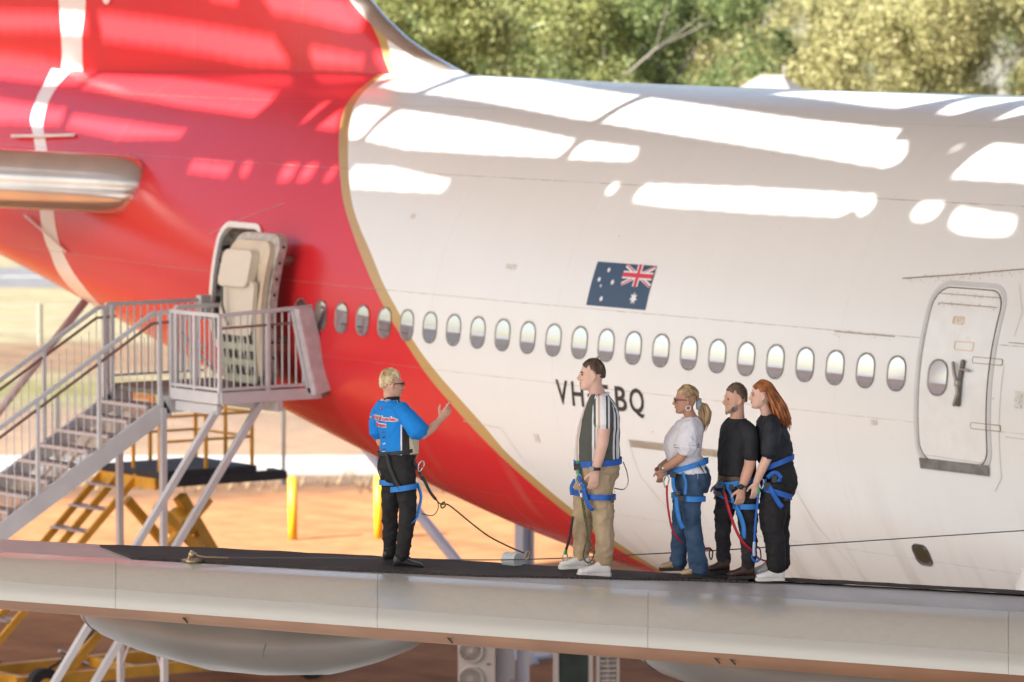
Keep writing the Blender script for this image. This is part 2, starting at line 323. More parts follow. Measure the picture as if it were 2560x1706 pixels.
# ---------------------------------------------------------------- the airliner
SK = np.array([-32., -14, -4, 2, 6, 9, 12, 15, 18, 21, 24, 27, 30.])          # metres aft of the window beside the closed door
FW = np.array([3.27, 3.27, 3.27, 3.27, 3.27, 3.204, 3.001, 2.661, 2.184, 1.62, 1.14, .72, .35])
FZC = np.array([5.75, 5.75, 5.75, 5.75, 5.75, 5.8, 5.9, 6.05, 6.25, 6.5, 6.75, 7, 7.2])
FZT = np.array([9.01, 9.01, 9.01, 9.0, 9.0, 9.02, 9.06, 9.08, 9.05, 9.02, 9.08, 9.05, 8.9])
FZB = np.array([2.1, 2.159, 2.235, 2.504, 2.844, 3.214, 3.838, 4.533, 5.203, 5.849, 6.49, 7.131, 7.773])
def hermite(x, xp, fp):
    x = np.asarray(x, float); h = np.diff(xp); m = np.diff(fp) / h
    t = np.r_[m[0], (m[:-1] * h[1:] + m[1:] * h[:-1]) / (h[1:] + h[:-1]), m[-1]]
    i = np.clip(np.searchsorted(xp, x) - 1, 0, len(xp) - 2); s = (x - xp[i]) / h[i]
    return (2 * s**3 - 3 * s**2 + 1) * fp[i] + (s**3 - 2 * s**2 + s) * h[i] * t[i] + (-2 * s**3 + 3 * s**2) * fp[i + 1] + (s**3 - s**2) * h[i] * t[i + 1]
def fus_dims(X):
    s = -np.asarray(X, float); return hermite(s, SK, FW), hermite(s, SK, FZC), hermite(s, SK, FZT), hermite(s, SK, FZB)
def skin(X, z, off=0.0):
    """point on the right-hand side of the fuselage, off metres proud of the skin"""
    w_, zc, zt, zb = [float(a) for a in fus_dims(X)]; h = (zt - zc) if z > zc else (zc - zb); q = max(-.999, min(.999, (z - zc) / h)); c = math.sqrt(1 - q * q)
    n = Vector((0, -c / w_, q / h)).normalized()
    return Vector((X, -w_ * c, z)) + n * off
def on_skin(me_or_vf, X0, z0, off):
    """lays flat (u, v) shapes on the fuselage side: u forward, v up"""
    v, f = me_or_vf
    return [skin(X0 + p[0], z0 + p[1], off + (p[2] if len(p) > 2 else 0)) for p in v], f

def float_curve(n, sock, pts, x0, x1, y0, y1):
    mr = n.nodes.new('ShaderNodeMapRange'); mr.inputs[1].default_value = x0; mr.inputs[2].default_value = x1; n.links.new(sock, mr.inputs[0])
    fc = n.nodes.new('ShaderNodeFloatCurve'); n.links.new(mr.outputs[0], fc.inputs['Value']); c = fc.mapping.curves[0]
    pts = sorted(pts); q = [((a - x0) / (x1 - x0), (b - y0) / (y1 - y0)) for a, b in pts]
    c.points[0].location = q[0]; c.points[1].location = q[-1]
    for a in q[1:-1]: c.points.new(*a)
    fc.mapping.extend = 'HORIZONTAL'; fc.mapping.update()
    m2 = n.nodes.new('ShaderNodeMapRange'); m2.inputs[3].default_value = y0; m2.inputs[4].default_value = y1; n.links.new(fc.outputs[0], m2.inputs[0])
    return m2.outputs[0]

RED, GOLD, WHITE = (.64, .027, .034), (.50, .33, .13), (.79, .795, .775)
RG = [(9.2, -14.6), (9.078, -13.9), (8.972, -13.435), (8.82, -13.184), (8.633, -12.917), (8.423, -12.583), (8.09, -12.072), (7.829, -11.711), (7.479, -11.263), (7.254, -10.949), (6.946, -10.531), (6.541, -10.01), (6.172, -9.548), (5.882, -9.152), (5.51, -8.695), (5.213, -8.299), (4.933, -7.955), (4.657, -7.618), (4.222, -7.1), (3.839, -6.7), (3.2, -6.1), (2.5, -5.4)]
WG = [(9.2, -14.5), (9.078, -13.75), (8.983, -13.31), (8.823, -13.021), (8.647, -12.742), (8.414, -12.349), (8.097, -11.861), (7.748, -11.403), (7.454, -11.023), (7.239, -10.712), (6.925, -10.243), (6.554, -9.774), (6.187, -9.283), (5.903, -8.961), (5.527, -8.433), (5.234, -8.006), (4.956, -7.659), (4.666, -7.38), (4.341, -6.971), (4.022, -6.6), (3.6, -6.16), (3.198, -5.85), (2.5, -5.1)]
BL = [(9.036, -22.251), (8.856, -21.821), (8.631, -21.62), (8.405, -21.464), (8.263, -21.342), (8.084, -21.06), (7.805, -20.698), (7.2, -20.2), (6.682, -19.841), (6.43, -19.534), (6.138, -19.28), (5.742, -19.0), (5.2, -18.8)]
BR = [(9.039, -21.871), (8.964, -21.518), (8.782, -21.302), (8.578, -21.166), (8.374, -21.019), (8.233, -20.884), (8.015, -20.563), (7.818, -20.295), (7.2, -19.7), (6.668, -19.275), (6.457, -19.025), (6.25, -18.697), (6.064, -18.42), (5.845, -18.214), (5.2, -17.6)]
F_RG = [(9.0, -13.5), (9.109, -13.61), (9.549, -13.995), (9.818, -14.299), (10.03, -14.537), (14, -19), (19, -24.8)]
F_WG = [(9.0, -13.35), (9.111, -13.46), (9.531, -13.827), (9.8, -14.13), (10.03, -14.417), (14, -18.87), (19, -24.67)]
F_BL = [(9.0, -21.86), (9.363, -21.81), (10, -21.86), (14, -22.6), (19, -24)]
F_BR = [(9.0, -21.23), (9.538, -21.206), (10, -21.1), (14, -21.8), (19, -23)]

def paint(name, rg, wg, bl, br, zlo, zhi, seams):
    m = bpy.data.materials.new(name); m.use_nodes = True; n = m.node_tree; L = n.links.new; b = n.nodes['Principled BSDF']
    tc = n.nodes.new('ShaderNodeTexCoord'); sp = n.nodes.new('ShaderNodeSeparateXYZ'); L(tc.outputs['Object'], sp.inputs[0]); X, Y, Z = sp.outputs
    def math_(op, a, c=None, d=None):
        q = n.nodes.new('ShaderNodeMath'); q.operation = op
        for i, v in enumerate((a, c, d)):
            if v is None: continue
            if isinstance(v, (int, float)): q.inputs[i].default_value = v
            else: L(v, q.inputs[i])
        return q.outputs[0]
    def edge(cv):      # 1 ahead of the edge, 0 behind it
        e = math_('SUBTRACT', X, float_curve(n, Z, cv, zlo, zhi, -25, 0)); return math_('GREATER_THAN', e, 0)
    def mix(f, a, c):
        q = n.nodes.new('ShaderNodeMix'); q.data_type = 'RGBA'; L(f, q.inputs[0])
        for i, v in ((6, a), (7, c)):
            if isinstance(v, tuple): q.inputs[i].default_value = (*v, 1)
            else: L(v, q.inputs[i])
        return q.outputs[2]
    col = mix(edge(rg), RED, GOLD); col = mix(edge(wg), col, WHITE)
    band = math_('SUBTRACT', edge(bl), edge(br)); col = mix(band, col, (.83, .82, .80))
    # weathering: chalky streaks running down and along, faint grime
    mp = n.nodes.new('ShaderNodeMapping'); mp.inputs['Scale'].default_value = (.9, .5, .22); L(tc.outputs['Object'], mp.inputs[0])
    t1 = n.nodes.new('ShaderNodeTexNoise'); t1.inputs['Scale'].default_value = 3.0; t1.inputs['Detail'].default_value = 2.5; L(mp.outputs[0], t1.inputs[0])
    g = n.nodes.new('ShaderNodeMapRange'); g.inputs[1].default_value = .35; g.inputs[2].default_value = .7; g.inputs[3].default_value = 1.0; g.inputs[4].default_value = .985; L(t1.outputs[0], g.inputs[0])
    sc = n.nodes.new('ShaderNodeVectorMath'); sc.operation = 'SCALE'; L(col, sc.inputs[0]); L(g.outputs[0], sc.inputs['Scale']); col = sc.outputs[0]
    # lap joints with brown weeping
    t2 = n.nodes.new('ShaderNodeTexNoise'); t2.inputs['Scale'].default_value = 6.0; t2.inputs['Detail'].default_value = 6; L(tc.outputs['Object'], t2.inputs[0])
    wob = math_('MULTIPLY', math_('SUBTRACT', t2.outputs[0], .5), .012)
    tot = None
    for z0, wd, st in seams:
        a = math_('LESS_THAN', math_('ABSOLUTE', math_('ADD', math_('SUBTRACT', Z, z0), wob)), wd)
        a = math_('MULTIPLY', a, st); tot = a if tot is None else math_('MAXIMUM', tot, a)
    for x0, wd, st in ((-1.0, .004, .16), (-6.1, .004, .2), (-3.55, .004, .15), (-8.65, .005, .18), (-11.2, .005, .12), (-15.6, .006, .25), (-18.2, .006, .2), (2.4, .004, .15)):
        a = math_('MULTIPLY', math_('LESS_THAN', math_('ABSOLUTE', math_('SUBTRACT', X, x0)), wd), st); tot = a if tot is None else math_('MAXIMUM', tot, a)
    fz = n.nodes.new('ShaderNodeMapRange'); fz.inputs[1].default_value = .36; fz.inputs[2].default_value = .62; fz.inputs[3].default_value = .25; L(t2.outputs[0], fz.inputs[0])
    col = mix(math_('MULTIPLY', tot, fz.outputs[0]), col, (.32, .22, .13))
    # scattered chips and rust specks
    vo = n.nodes.new('ShaderNodeTexVoronoi'); vo.inputs['Scale'].default_value = 3.2; vo.inputs['Randomness'].default_value = 1.0; L(tc.outputs['Object'], vo.inputs[0])
    gate = math_('GREATER_THAN', t1.outputs[0], .5)
    dot = math_('MULTIPLY', math_('LESS_THAN', vo.outputs['Distance'], .03), gate)
    col = mix(math_('MULTIPLY', dot, .6), col, (.28, .19, .11))
    # dark grime weeping down the lower flank
    mp2 = n.nodes.new('ShaderNodeMapping'); mp2.inputs['Scale'].default_value = (2.2, .4, .16); L(tc.outputs['Object'], mp2.inputs[0])
    t3 = n.nodes.new('ShaderNodeTexNoise'); t3.inputs['Scale'].default_value = 1.6; t3.inputs['Detail'].default_value = 6; L(mp2.outputs[0], t3.inputs[0])
    lowm = n.nodes.new('ShaderNodeMapRange'); lowm.inputs[1].default_value = 5.1; lowm.inputs[2].default_value = 3.6; L(Z, lowm.inputs[0])
    st = n.nodes.new('ShaderNodeMapRange'); st.inputs[1].default_value = .52; st.inputs[2].default_value = .75; st.inputs[4].default_value = .35; L(t3.outputs[0], st.inputs[0])
    col = mix(math_('MULTIPLY', lowm.outputs[0], st.outputs[0]), col, (.42, .34, .27))
    L(col, b.inputs['Base Color'])
    rr = n.nodes.new('ShaderNodeMapRange'); rr.inputs[3].default_value = .19; rr.inputs[4].default_value = .25; L(t1.outputs[0], rr.inputs[0]); L(rr.outputs[0], b.inputs['Roughness'])
    b.inputs['Specular IOR Level'].default_value = .38
    # slightly wavy skin between the frames
    wv = n.nodes.new('ShaderNodeTexNoise'); wv.inputs['Scale'].default_value = 1.4; wv.inputs['Detail'].default_value = 1.5; L(tc.outputs['Object'], wv.inputs[0])
    bp = n.nodes.new('ShaderNodeBump'); bp.inputs['Strength'].default_value = .35; bp.inputs['Distance'].default_value = .02; L(wv.outputs[0], bp.inputs['Height']); L(bp.outputs[0], b.inputs['Normal'])
    return m

M_FUS = paint('aircraft_paint', RG, WG, BL, BR, 2.0, 9.3, ((7.915, .006, .55), (6.50, .006, .6), (5.598, .005, .45), (4.05, .005, .3), (8.7, .004, .25)))
M_FIN = paint('tail_fin_paint', F_RG, F_WG, F_BL, F_BR, 9.0, 19.0, ((9.2, .002, .01),))
M_METAL = material('bare_metal', (.74, .70, .65), .18, .8, var=.12, vscale=2.0)
M_FRAME = material('window_frame_metal', (.24, .225, .21), .45, .3)
M_DARK = material('dark_cavity', (.02, .019, .018), .8)
M_RUST = material('rust_stain', (.27, .18, .105), .9, var=.4, vscale=30)
M_GREYP = material('grey_door_band', (.58, .58, .58), .4, var=.06)
M_WHITEP = material('white_trim_paint', WHITE, .3, var=.04)

plane = thing('airliner', 'white and red airliner with a gold stripe, people standing on its wing', 'aircraft')
# fuselage
sx = np.concatenate([np.arange(-32, -14, 1.0), np.arange(-14, 30.01, .25)]); NT = 144
th = np.arange(NT) / NT * 2 * PI
fv = []
for s_ in sx:
    w_, zc, zt, zb = [float(a) for a in fus_dims(-s_)]
    for t in th:
        c, sn = math.cos(t), math.sin(t); fv.append((-s_, -w_ * c, zc + ((zt - zc) if sn > 0 else (zc - zb)) * sn))
ff = []
for i in range(len(sx) - 1):
    for j in range(NT):
        j2 = (j + 1) % NT; ff.append((i * NT + j, i * NT + j2, (i + 1) * NT + j2, (i + 1) * NT + j))
ff.append(tuple(reversed(range(NT)))); ff.append(tuple((len(sx) - 1) * NT + j for j in range(NT)))
fo = add('fuselage', fv, ff, M_FUS, plane, True); fo.data.materials.append(M_DARK)
bm = bmesh.new(); bm.from_mesh(fo.data); bmesh.ops.recalc_face_normals(bm, faces=bm.faces); bm.to_mesh(fo.data); bm.free()
def round_rect(w, h, r, n=7):
    out = []
    for cx, cy, a0 in ((w / 2 - r, h / 2 - r, 0), (-w / 2 + r, h / 2 - r, PI / 2), (-w / 2 + r, -h / 2 + r, PI), (w / 2 - r, -h / 2 + r, 1.5 * PI)):
        for k in range(n): a = a0 + PI / 2 * k / (n - 1); out.append((cx + r * math.cos(a), cy + r * math.sin(a)))
    if h < 1: return out
    fine = []
    for (x1, z1), (x2, z2) in zip(out, out[1:] + out[:1]):
        m_ = 14 if abs(z2 - z1) > .5 else 1
        fine += [(x1 + (x2 - x1) * q / m_, z1 + (z2 - z1) * q / m_) for q in range(m_)]
    return fine
D5X, D5Z, D5W, D5H = -13.54, 6.13, 1.06, 1.92
rr_ = round_rect(D5W, D5H, .2)
cut = MB().loft([[(D5X + a, y, D5Z + b_) for a, b_ in rr_] for y in (-4.2, -1.7)]).build('cutter', M_DARK)
bm = bmesh.new(); bm.from_mesh(cut.data); bmesh.ops.recalc_face_normals(bm, faces=bm.faces); bm.to_mesh(cut.data); bm.free()
md = fo.modifiers.new('cut', 'BOOLEAN'); md.operation = 'DIFFERENCE'; md.object = cut; md.solver = 'EXACT'; md.material_mode = 'TRANSFER'
me = evaluated(fo); fo.modifiers.clear(); fo.data = me; bpy.data.objects.remove(cut)
fo.data.polygons.foreach_set('use_smooth', [len(p.vertices) == 4 for p in fo.data.polygons])

def skin_ring(name, X0, z0, outer, inner, off_o, off_i, mat, parent, depth=.02):
    n = len(outer); v = [skin(X0 + a, z0 + b_, off_o) for a, b_ in outer] + [skin(X0 + a, z0 + b_, off_i) for a, b_ in inner]
    v += [skin(X0 + a, z0 + b_, -depth) for a, b_ in outer] + [skin(X0 + a, z0 + b_, -depth) for a, b_ in inner]; f = []
    for i in range(n):
        j = (i + 1) % n; f += [(i, j, n + j, n + i), (2 * n + j, 2 * n + i, i, j)[::1], (n + i, n + j, 3 * n + j, 3 * n + i)]
    return add(name, v, f, mat, parent)
def skin_patch(name, X0, z0, outline, off, mat, parent, rows=8, smooth=True):
    """filled outline following the skin (outline symmetric enough to be cut in level rows)"""
    zs = [p[1] for p in outline]; lo, hi = min(zs), max(zs); v = []; f = []; n = len(outline)
    for k in range(rows + 1):
        z = lo + (hi - lo) * (k / rows); z = min(max(z, lo + 1e-4), hi - 1e-4); xs = []
        for i in range(n):
            (x1, z1), (x2, z2) = outline[i], outline[(i + 1) % n]
            if (z1 <= z) != (z2 <= z): xs.append(x1 + (x2 - x1) * (z - z1) / (z2 - z1))
        v += [skin(X0 + min(xs), z0 + z, off), skin(X0 + max(xs), z0 + z, off)]
    for k in range(rows): f.append((2 * k, 2 * k + 1, 2 * k + 3, 2 * k + 2))
    return add(name, v, f, mat, parent, smooth)

# cabin windows
def pane_material():
    m = material('window_pane', (.70, .70, .71), .05, .9, spec=.5, coat=0.0); b = m.node_tree.nodes['Principled BSDF']; b.inputs['IOR'].default_value = 2.6
    return m
M_PANE = pane_material()
def cabin_window(X0, z0, wd, ht, parent, dark=True):
    o, i_ = round_rect(wd, ht, wd * .47), round_rect(wd - .036, ht - .036, wd * .47 - .018)
    up_ = 0 if parent is plane else .009
    fr = skin_ring('window_frame' if parent is not plane else 'cabin_window', X0, z0, o, i_, .012 + up_, .004 + up_, M_FRAME, parent)
    pr = skin_patch('pane', X0, z0, round_rect(wd - .032, ht - .032, wd * .47 - .016), .003 + up_, M_PANE, fr if parent is plane else parent, 10)
    return fr
for k in range(24):
    cabin_window(-.508 * k, 6.10, .30, .385, plane)

# closed cabin door with its pale grey band
DX, DZ = .915, 6.12
door = skin_patch('door', DX, DZ, round_rect(1.06, 1.84, .2, 9), .006, M_WHITEP, plane, 24); 
door['label'] = 'closed white cabin door with rusty seams and an EXIT mark'
skin_ring('door_band', DX, DZ, round_rect(1.215, 1.995, .265, 9), round_rect(1.12, 1.90, .222, 9), .007, .007, M_GREYP, door)
skin_ring('door_seam', DX, DZ, round_rect(1.084, 1.864, .21, 9), round_rect(1.066, 1.846, .203, 9), .0065, .0065, material('seam_dark', (.12, .09, .065), .9), door)
cabin_window(.674, 6.10, .31, .39, door)
skin_patch('sill_plate', DX, 5.165, [(-.545, -.055), (.54, -.055), (.55, .06), (.42, .025), (-.42, .025), (-.55, .06)][::1], .02, material('sill_grey', (.20, .185, .175), .7, var=.3, vscale=8), door, 6)
hb = MB(); P_ = lambda x, z, o=.03: skin(x, z, o)
hb.path([P_(1.06, 6.30, .025), P_(1.045, 6.1, .03), P_(1.03, 5.83, .025)], [(.03, .02), (.028, .02), (.035, .02)], 8)
hb.build('handle_recess', material('recess_grey', (.16, .15, .14), .7), door, True)
M_HANDLE = material('handle_metal', (.36, .33, .29), .45, .6)
hb = MB(); hb.path([P_(1.03, 6.06, .05), P_(.98, 6.15, .055), P_(.935, 6.27, .05)], .02, 8); hb.path([P_(1.03, 6.06, .05), P_(1.05, 5.95, .055), P_(1.0, 5.83, .05)], .022, 8)
hb.path([P_(1.05, 6.21, .04), P_(1.19, 6.205, .04)], .014, 8); hb.ball(P_(1.03, 6.06, .05), .04, .03, .05)
hb.build('door_handle', M_HANDLE, door, True)
for z_, xx in ((6.32, 1.18), (5.63, 1.21)):
    skin_ring('hinge_cover', xx + .235, z_, round_rect(.47, .07, .02, 3), round_rect(.458, .058, .015, 3), .008, .008, M_RUST, door)
def skin_line(mb, pts, wd, off):
    for (x1, z1), (x2, z2) in zip(pts, pts[1:]):
        d_ = Vector((x2 - x1, z2 - z1)); n_ = Vector((-d_.y, d_.x)).normalized() * wd / 2; k = max(1, int(d_.length / .15))
        for i in range(k):
            a, c = i / k, (i + 1) / k
            q = [(x1 + d_.x * a - n_.x, z1 + d_.y * a - n_.y), (x1 + d_.x * c - n_.x, z1 + d_.y * c - n_.y), (x1 + d_.x * c + n_.x, z1 + d_.y * c + n_.y), (x1 + d_.x * a + n_.x, z1 + d_.y * a + n_.y)]
            mb.raw([skin(p[0], p[1], off) for p in q], [(0, 1, 2, 3)])
def rust_line(name, pts, parent, wd=.009, flakes=40, seed=1, off=.01, drip=.06):
    rnd = random.Random(seed); mb = MB(); skin_line(mb, pts, wd, off)
    for _ in range(flakes):
        i = rnd.randrange(len(pts) - 1); t = rnd.random(); x = pts[i][0] + (pts[i + 1][0] - pts[i][0]) * t; z = pts[i][1] + (pts[i + 1][1] - pts[i][1]) * t
        z += rnd.uniform(-drip, .02); s = rnd.uniform(.002, .007); h = s * rnd.uniform(.7, 1.5)
        mb.raw([skin(x - s, z, off + .001), skin(x + s * .3, z - h, off + .001), skin(x + s, z + s * .3, off + .001), skin(x, z + h, off + .001)], [(0, 1, 2, 3)])
    return mb.build(name, M_RUST, parent)
rust_line('rust_streak', [(-.22, 7.10), (.73, 7.19), (1.6, 7.283), (3.0, 7.41)], plane, .010, 130, 2)
rust_line('rust_streak', [(.42, 6.975), (1.42, 6.975)], door, .006, 22, 3, .012, .02)
rust_line('rust_streak', [(.47, 6.875), (1.40, 6.875)], door, .007, 36, 4, .012, .03)
rust_line('rust_streak', [(1.70, 6.53), (3.2, 6.53)], plane, .007, 20, 5)
rust_line('rust_streak', [(-1.1, 6.487), (-.1, 6.487)], plane, .008, 30, 6)
pl = MB()
for seg in ([(1.62, 7.13), (1.80, 6.85), (1.76, 6.6)], [(1.68, 6.3), (1.64, 5.1), (1.5, 4.95)], [(.42, 5.26), (1.42, 5.24)], [(2.1, 6.5), (2.1, 4.9)], [(1.75, 5.55), (3.2, 5.52)], [(-4.75, 5.02), (-4.72, 4.6), (-4.1, 3.8)], [(-2.0, 5.0), (-1.7, 4.3), (-1.2, 3.6)], [(-3.0, 4.6), (-2.4, 3.7)], [(-8.1, 5.0), (-7.3, 4.97), (-7.0, 4.5)], [(-14.38, 6.98), (-13.9, 7.14), (-12.69, 7.445)]):
    pl = MB(); skin_line(pl, seg, .006, .006); pl.build('panel_seam', material('seam_tan', (.50, .43, .36), .8), plane)
# long piano hinge in the white flank
mb = MB()
for k in range(58):
    x = -4.72 + k * .0295; mb.raw([skin(x, 4.955, .012), skin(x + .016, 4.955, .012), skin(x + .016, 5.025, .012), skin(x, 5.025, .012)], [(0, 1, 2, 3)])
skin_line(mb, [(-4.74, 4.95), (-3.0, 4.955)], .006, .01); skin_line(mb, [(-4.74, 5.03), (-3.0, 5.03)], .006, .01)
mb.build('piano_hinge', material('hinge_tan', (.42, .33, .21), .7, var=.3, vscale=20), plane)
# drain mast port and fine stencil marks
pt_ = skin_ring('drain_port', -.01, 4.114, round_rect(.26, .24, .08), round_rect(.2, .18, .06), .015, .0, material('port_rim', (.10, .095, .085), .5, .3), plane)
skin_patch('port_glass', -.01, 4.114, round_rect(.21, .19, .06), .003, material('port_glass', (.06, .058, .04), .1, spec=.8), pt_, 5)
mb = MB(); rnd = random.Random(5)
for X0, z0 in ((-2.55, 3.62), (-1.85, 3.56)):
    for r_ in range(5):
        x = X0
        while x < X0 + .42:
            l = rnd.uniform(.02, .06); skin_line(mb, [(x, z0 - r_ * .035), (x + l, z0 - r_ * .035)], .009, .006); x += l + .02
mb.build('stencil_marks', material('stencil_grey', (.5, .46, .42), .8), plane)

for X0, z0, w_, h_ in ((-7.2, 6.9, .10, .03), (-2.2, 5.3, .07, .05), (1.95, 5.95, .06, .09), (-.35, 5.55, .05, .03), (-3.1, 4.75, .09, .035), (-6.6, 4.9, .05, .05), (2.3, 6.75, .10, .04), (-9.6, 7.4, .05, .03)):
    skin_patch('placard', X0, z0, [(-w_, -h_), (w_, -h_), (w_, h_), (-w_, h_)], .005, material('placard_faded', (.66, .63, .58), .6, var=.25, vscale=40), plane, 2)
# registration letters VH-EBQ
M_INK = material('registration_black', (.022, .022, .024), .45)
def skin_text(txt, X0, z0, size, wd, ht, off, mat, parent, name, bold=0.0):
    me = text_mesh(txt, size, bold); v = [Vector(a.co) for a in me.vertices]; f = [tuple(p.vertices) for p in me.polygons]; bpy.data.meshes.remove(me)
    x0, x1 = min(a.x for a in v), max(a.x for a in v); y0, y1 = min(a.y for a in v), max(a.y for a in v)
    if txt == 'Q': y0 = y1 - (y1 - y0) * .84
    if txt == '-': y0, y1 = y0 - .12, y1 + .12
    v = [skin(X0 + (a.x - x0) / (x1 - x0) * wd, z0 + (a.y - y0) / (y1 - y0) * ht, off) for a in v]
    return add(name, v, f, mat, parent)
for ch, x0, x1 in (('V', -6.035, -5.80), ('H', -5.73, -5.50), ('-', -5.42, -5.30), ('E', -5.20, -5.02), ('B', -4.90, -4.68), ('Q', -4.63, -4.36)):
    skin_text(ch, x0, 5.355, .3, x1 - x0, .288, .006, M_INK, plane, 'registration_letter', .005)
skin_text('EXIT', .79, 6.69, .1, .13, .05, .012, material('exit_ochre', (.62, .45, .22), .6), door, 'exit_lettering')
skin_ring('exit_border', .855, 6.713, round_rect(.175, .08, .02, 3), round_rect(.162, .067, .015, 3), .012, .012, MATS['exit_ochre'], door)
skin_ring('exit_border', 1.02, 6.453, round_rect(.30, .095, .02, 3), round_rect(.286, .081, .015, 3), .012, .012, material('placard_orange', (.72, .47, .25), .6), door)

# national flag on the flank
FX0, FX1, FZ0, FZ1 = -5.56, -4.45, 6.537, 7.037
M_FB, M_FW, M_FR = material('flag_blue', (.03, .065, .125), .4), material('flag_white', (.78, .78, .78), .4), material('flag_red', (.62, .03, .06), .4)
def flag_poly(pts, lay, mat, parent, name):
    """pts in flag units: x 0..1 towards the nose, y 0..1 up"""
    c = sum((Vector(p) for p in pts), Vector((0, 0))) / len(pts); pts = [tuple(c)] + [tuple(p) for p in pts]
    v = [skin(FX0 + (FX1 - FX0) * a, FZ0 + (FZ1 - FZ0) * b_, .006 + .003 * lay) for a, b_ in pts]; n = len(pts) - 1
    return add(name, v, [(0, 1 + i, 1 + (i + 1) % n) for i in range(n)], mat, parent)
v = []; f = []
for k in range(9):
    for x in (0, 1): v.append(skin(FX0 + (FX1 - FX0) * x, FZ0 + (FZ1 - FZ0) * k / 8, .006))
for k in range(8): f.append((2 * k, 2 * k + 1, 2 * k + 3, 2 * k + 2))
flag = add('flag', v, f, M_FB, plane); flag['label'] = 'painted blue flag with white stars and a red white cross corner'
def star(cx, cy, r, n, inner=.48):
    return [(cx + (r if k % 2 == 0 else r * inner) * math.sin(PI * k / n) * .45, cy + (r if k % 2 == 0 else r * inner) * math.cos(PI * k / n)) for k in range(2 * n)]
for cx, cy, r, n in ((.235, .83, .075, 7), (.12, .60, .075, 7), (.355, .56, .08, 7), (.175, .46, .045, 5), (.235, .17, .08, 7), (.77, .24, .15, 7)): flag_poly(star(cx, cy, r, n), 1, M_FW, flag, 'star')
cx0, cx1, cy0, cy1 = .5, 1.0, .5, 1.0
def cpt(a, b_): return (cx0 + (cx1 - cx0) * a, cy0 + (cy1 - cy0) * b_)
def bar(p, q, wd, lay, mat, name, lim=True):
    d_ = Vector((q[0] - p[0], (q[1] - p[1]) * .5)).normalized(); n_ = Vector((-d_.y, d_.x * 2)) * wd
    flag_poly([cpt(min(1, max(0, a)), min(1, max(0, b_))) for a, b_ in ((p[0] - n_.x, p[1] - n_.y), (q[0] - n_.x, q[1] - n_.y), (q[0] + n_.x, q[1] + n_.y), (p[0] + n_.x, p[1] + n_.y))], lay, mat, flag, name)
for p, q in (((0, 0), (1, 1)), ((0, 1), (1, 0))): bar(p, q, .085, 1, M_FW, 'saltire'); bar(p, q, .03, 2, M_FR, 'saltire')
flag_poly([cpt(0, .33), cpt(1, .33), cpt(1, .67), cpt(0, .67)], 3, M_FW, flag, 'cross'); flag_poly([cpt(.41, 0), cpt(.59, 0), cpt(.59, 1), cpt(.41, 1)], 3.3, M_FW, flag, 'cross')
flag_poly([cpt(0, .40), cpt(1, .40), cpt(1, .60), cpt(0, .60)], 4, M_FR, flag, 'cross'); flag_poly([cpt(.45, 0), cpt(.55, 0), cpt(.55, 1), cpt(.45, 1)], 4.3, M_FR, flag, 'cross')

# tail fin
LEX = [(8.6, -11.2), (8.95, -11.9), (9.114, -12.44), (9.141, -12.54), (9.324, -13.126), (9.512, -13.623), (9.779, -14.125), (10.03, -14.497), (11, -15.7), (13, -18.0), (16, -21.4), (19, -24.8)]
rings = []
for z_, lx in LEX:
    lx = lx; tx = -27.0 - max(0, z_ - 9) * .55; ch = lx - tx; ring = []
    tmax = .36 if z_ < 11 else .36 - (z_ - 11) * .022
    prof = [(0, 0), (.002, .22), (.008, .4), (.02, .56), (.05, .72), (.1, .86), (.2, .96), (.35, 1.0), (.6, .86), (.85, .45), (1, .06)]
    up_ = [(lx - ch * a, -tmax * b_) for a, b_ in prof]; dn = [(lx - ch * a, tmax * b_) for a, b_ in reversed(prof[1:])]
    rings.append([(x, y, z_) for x, y in up_ + dn])
MB().loft(rings).build('tail_fin', M_FIN, plane, True)
# polished leading edge of the fin, 3 mm proud of the paint
mb = MB(); v = []
for z_, lx in LEX[2:]:
    tx = -27.0 - max(0, z_ - 9) * .55; ch = lx - tx; k_ = .36 if z_ < 11 else .36 - (z_ - 11) * .022
    row = [(lx + .004 - ch * a, y * (k_ + .004), z_) for a, y in ((.014, -.48), (.008, -.4), (.002, -.22), (0, 0), (.002, .22), (.008, .4), (.014, .48))]
    v += row
f = [(i * 7 + j, i * 7 + j + 1, (i + 1) * 7 + j + 1, (i + 1) * 7 + j) for i in range(len(LEX) - 3) for j in range(6)]
add('fin_leading_edge', v, f, M_METAL, plane, True)
mb = MB(); mb.ball((-20.49, -.36, 10.06), .12, .012, .12); mb.build('tail_mark', M_WHITEP, plane, True)

# tailplane: thick swept leading edge with polished nose and rounded root
E_ = Vector((-.667, -.745, .045)); E_.normalize(); Q_ = Vector((-.745, .667, 0)); root_p = Vector((-16.74, -2.0, 7.49))
prof = [(2.6, .0), (1.6, .26), (.8, .33), (.35, .335), (.14, .28), (.03, .14), (0, 0), (.03, -.14), (.14, -.27), (.35, -.33), (.8, -.36), (1.6, -.34), (2.6, -.1)]
rings = []; ncol = len(prof)
offs = [(0.0, .34, .10), (.02, .24, .40), (.07, .15, .62), (.15, .08, .80), (.27, .03, .92), (.45, .0, 1), (.75, .0, 1), (1.2, 0, 1), (2.5, 0, 1), (5, 0, .96), (9, 0, .85)]
for al, back, sc_ in offs: rings.append([root_p + E_ * al + Q_ * (a + back) * 1.0 + Z3 * b_ * sc_ * 1.18 for a, b_ in prof])
tp = MB().loft(rings).build('tailplane', material('tailplane_grey', (.66, .60, .56), .3, .2, var=.1, vscale=2), plane, True)
rings = []
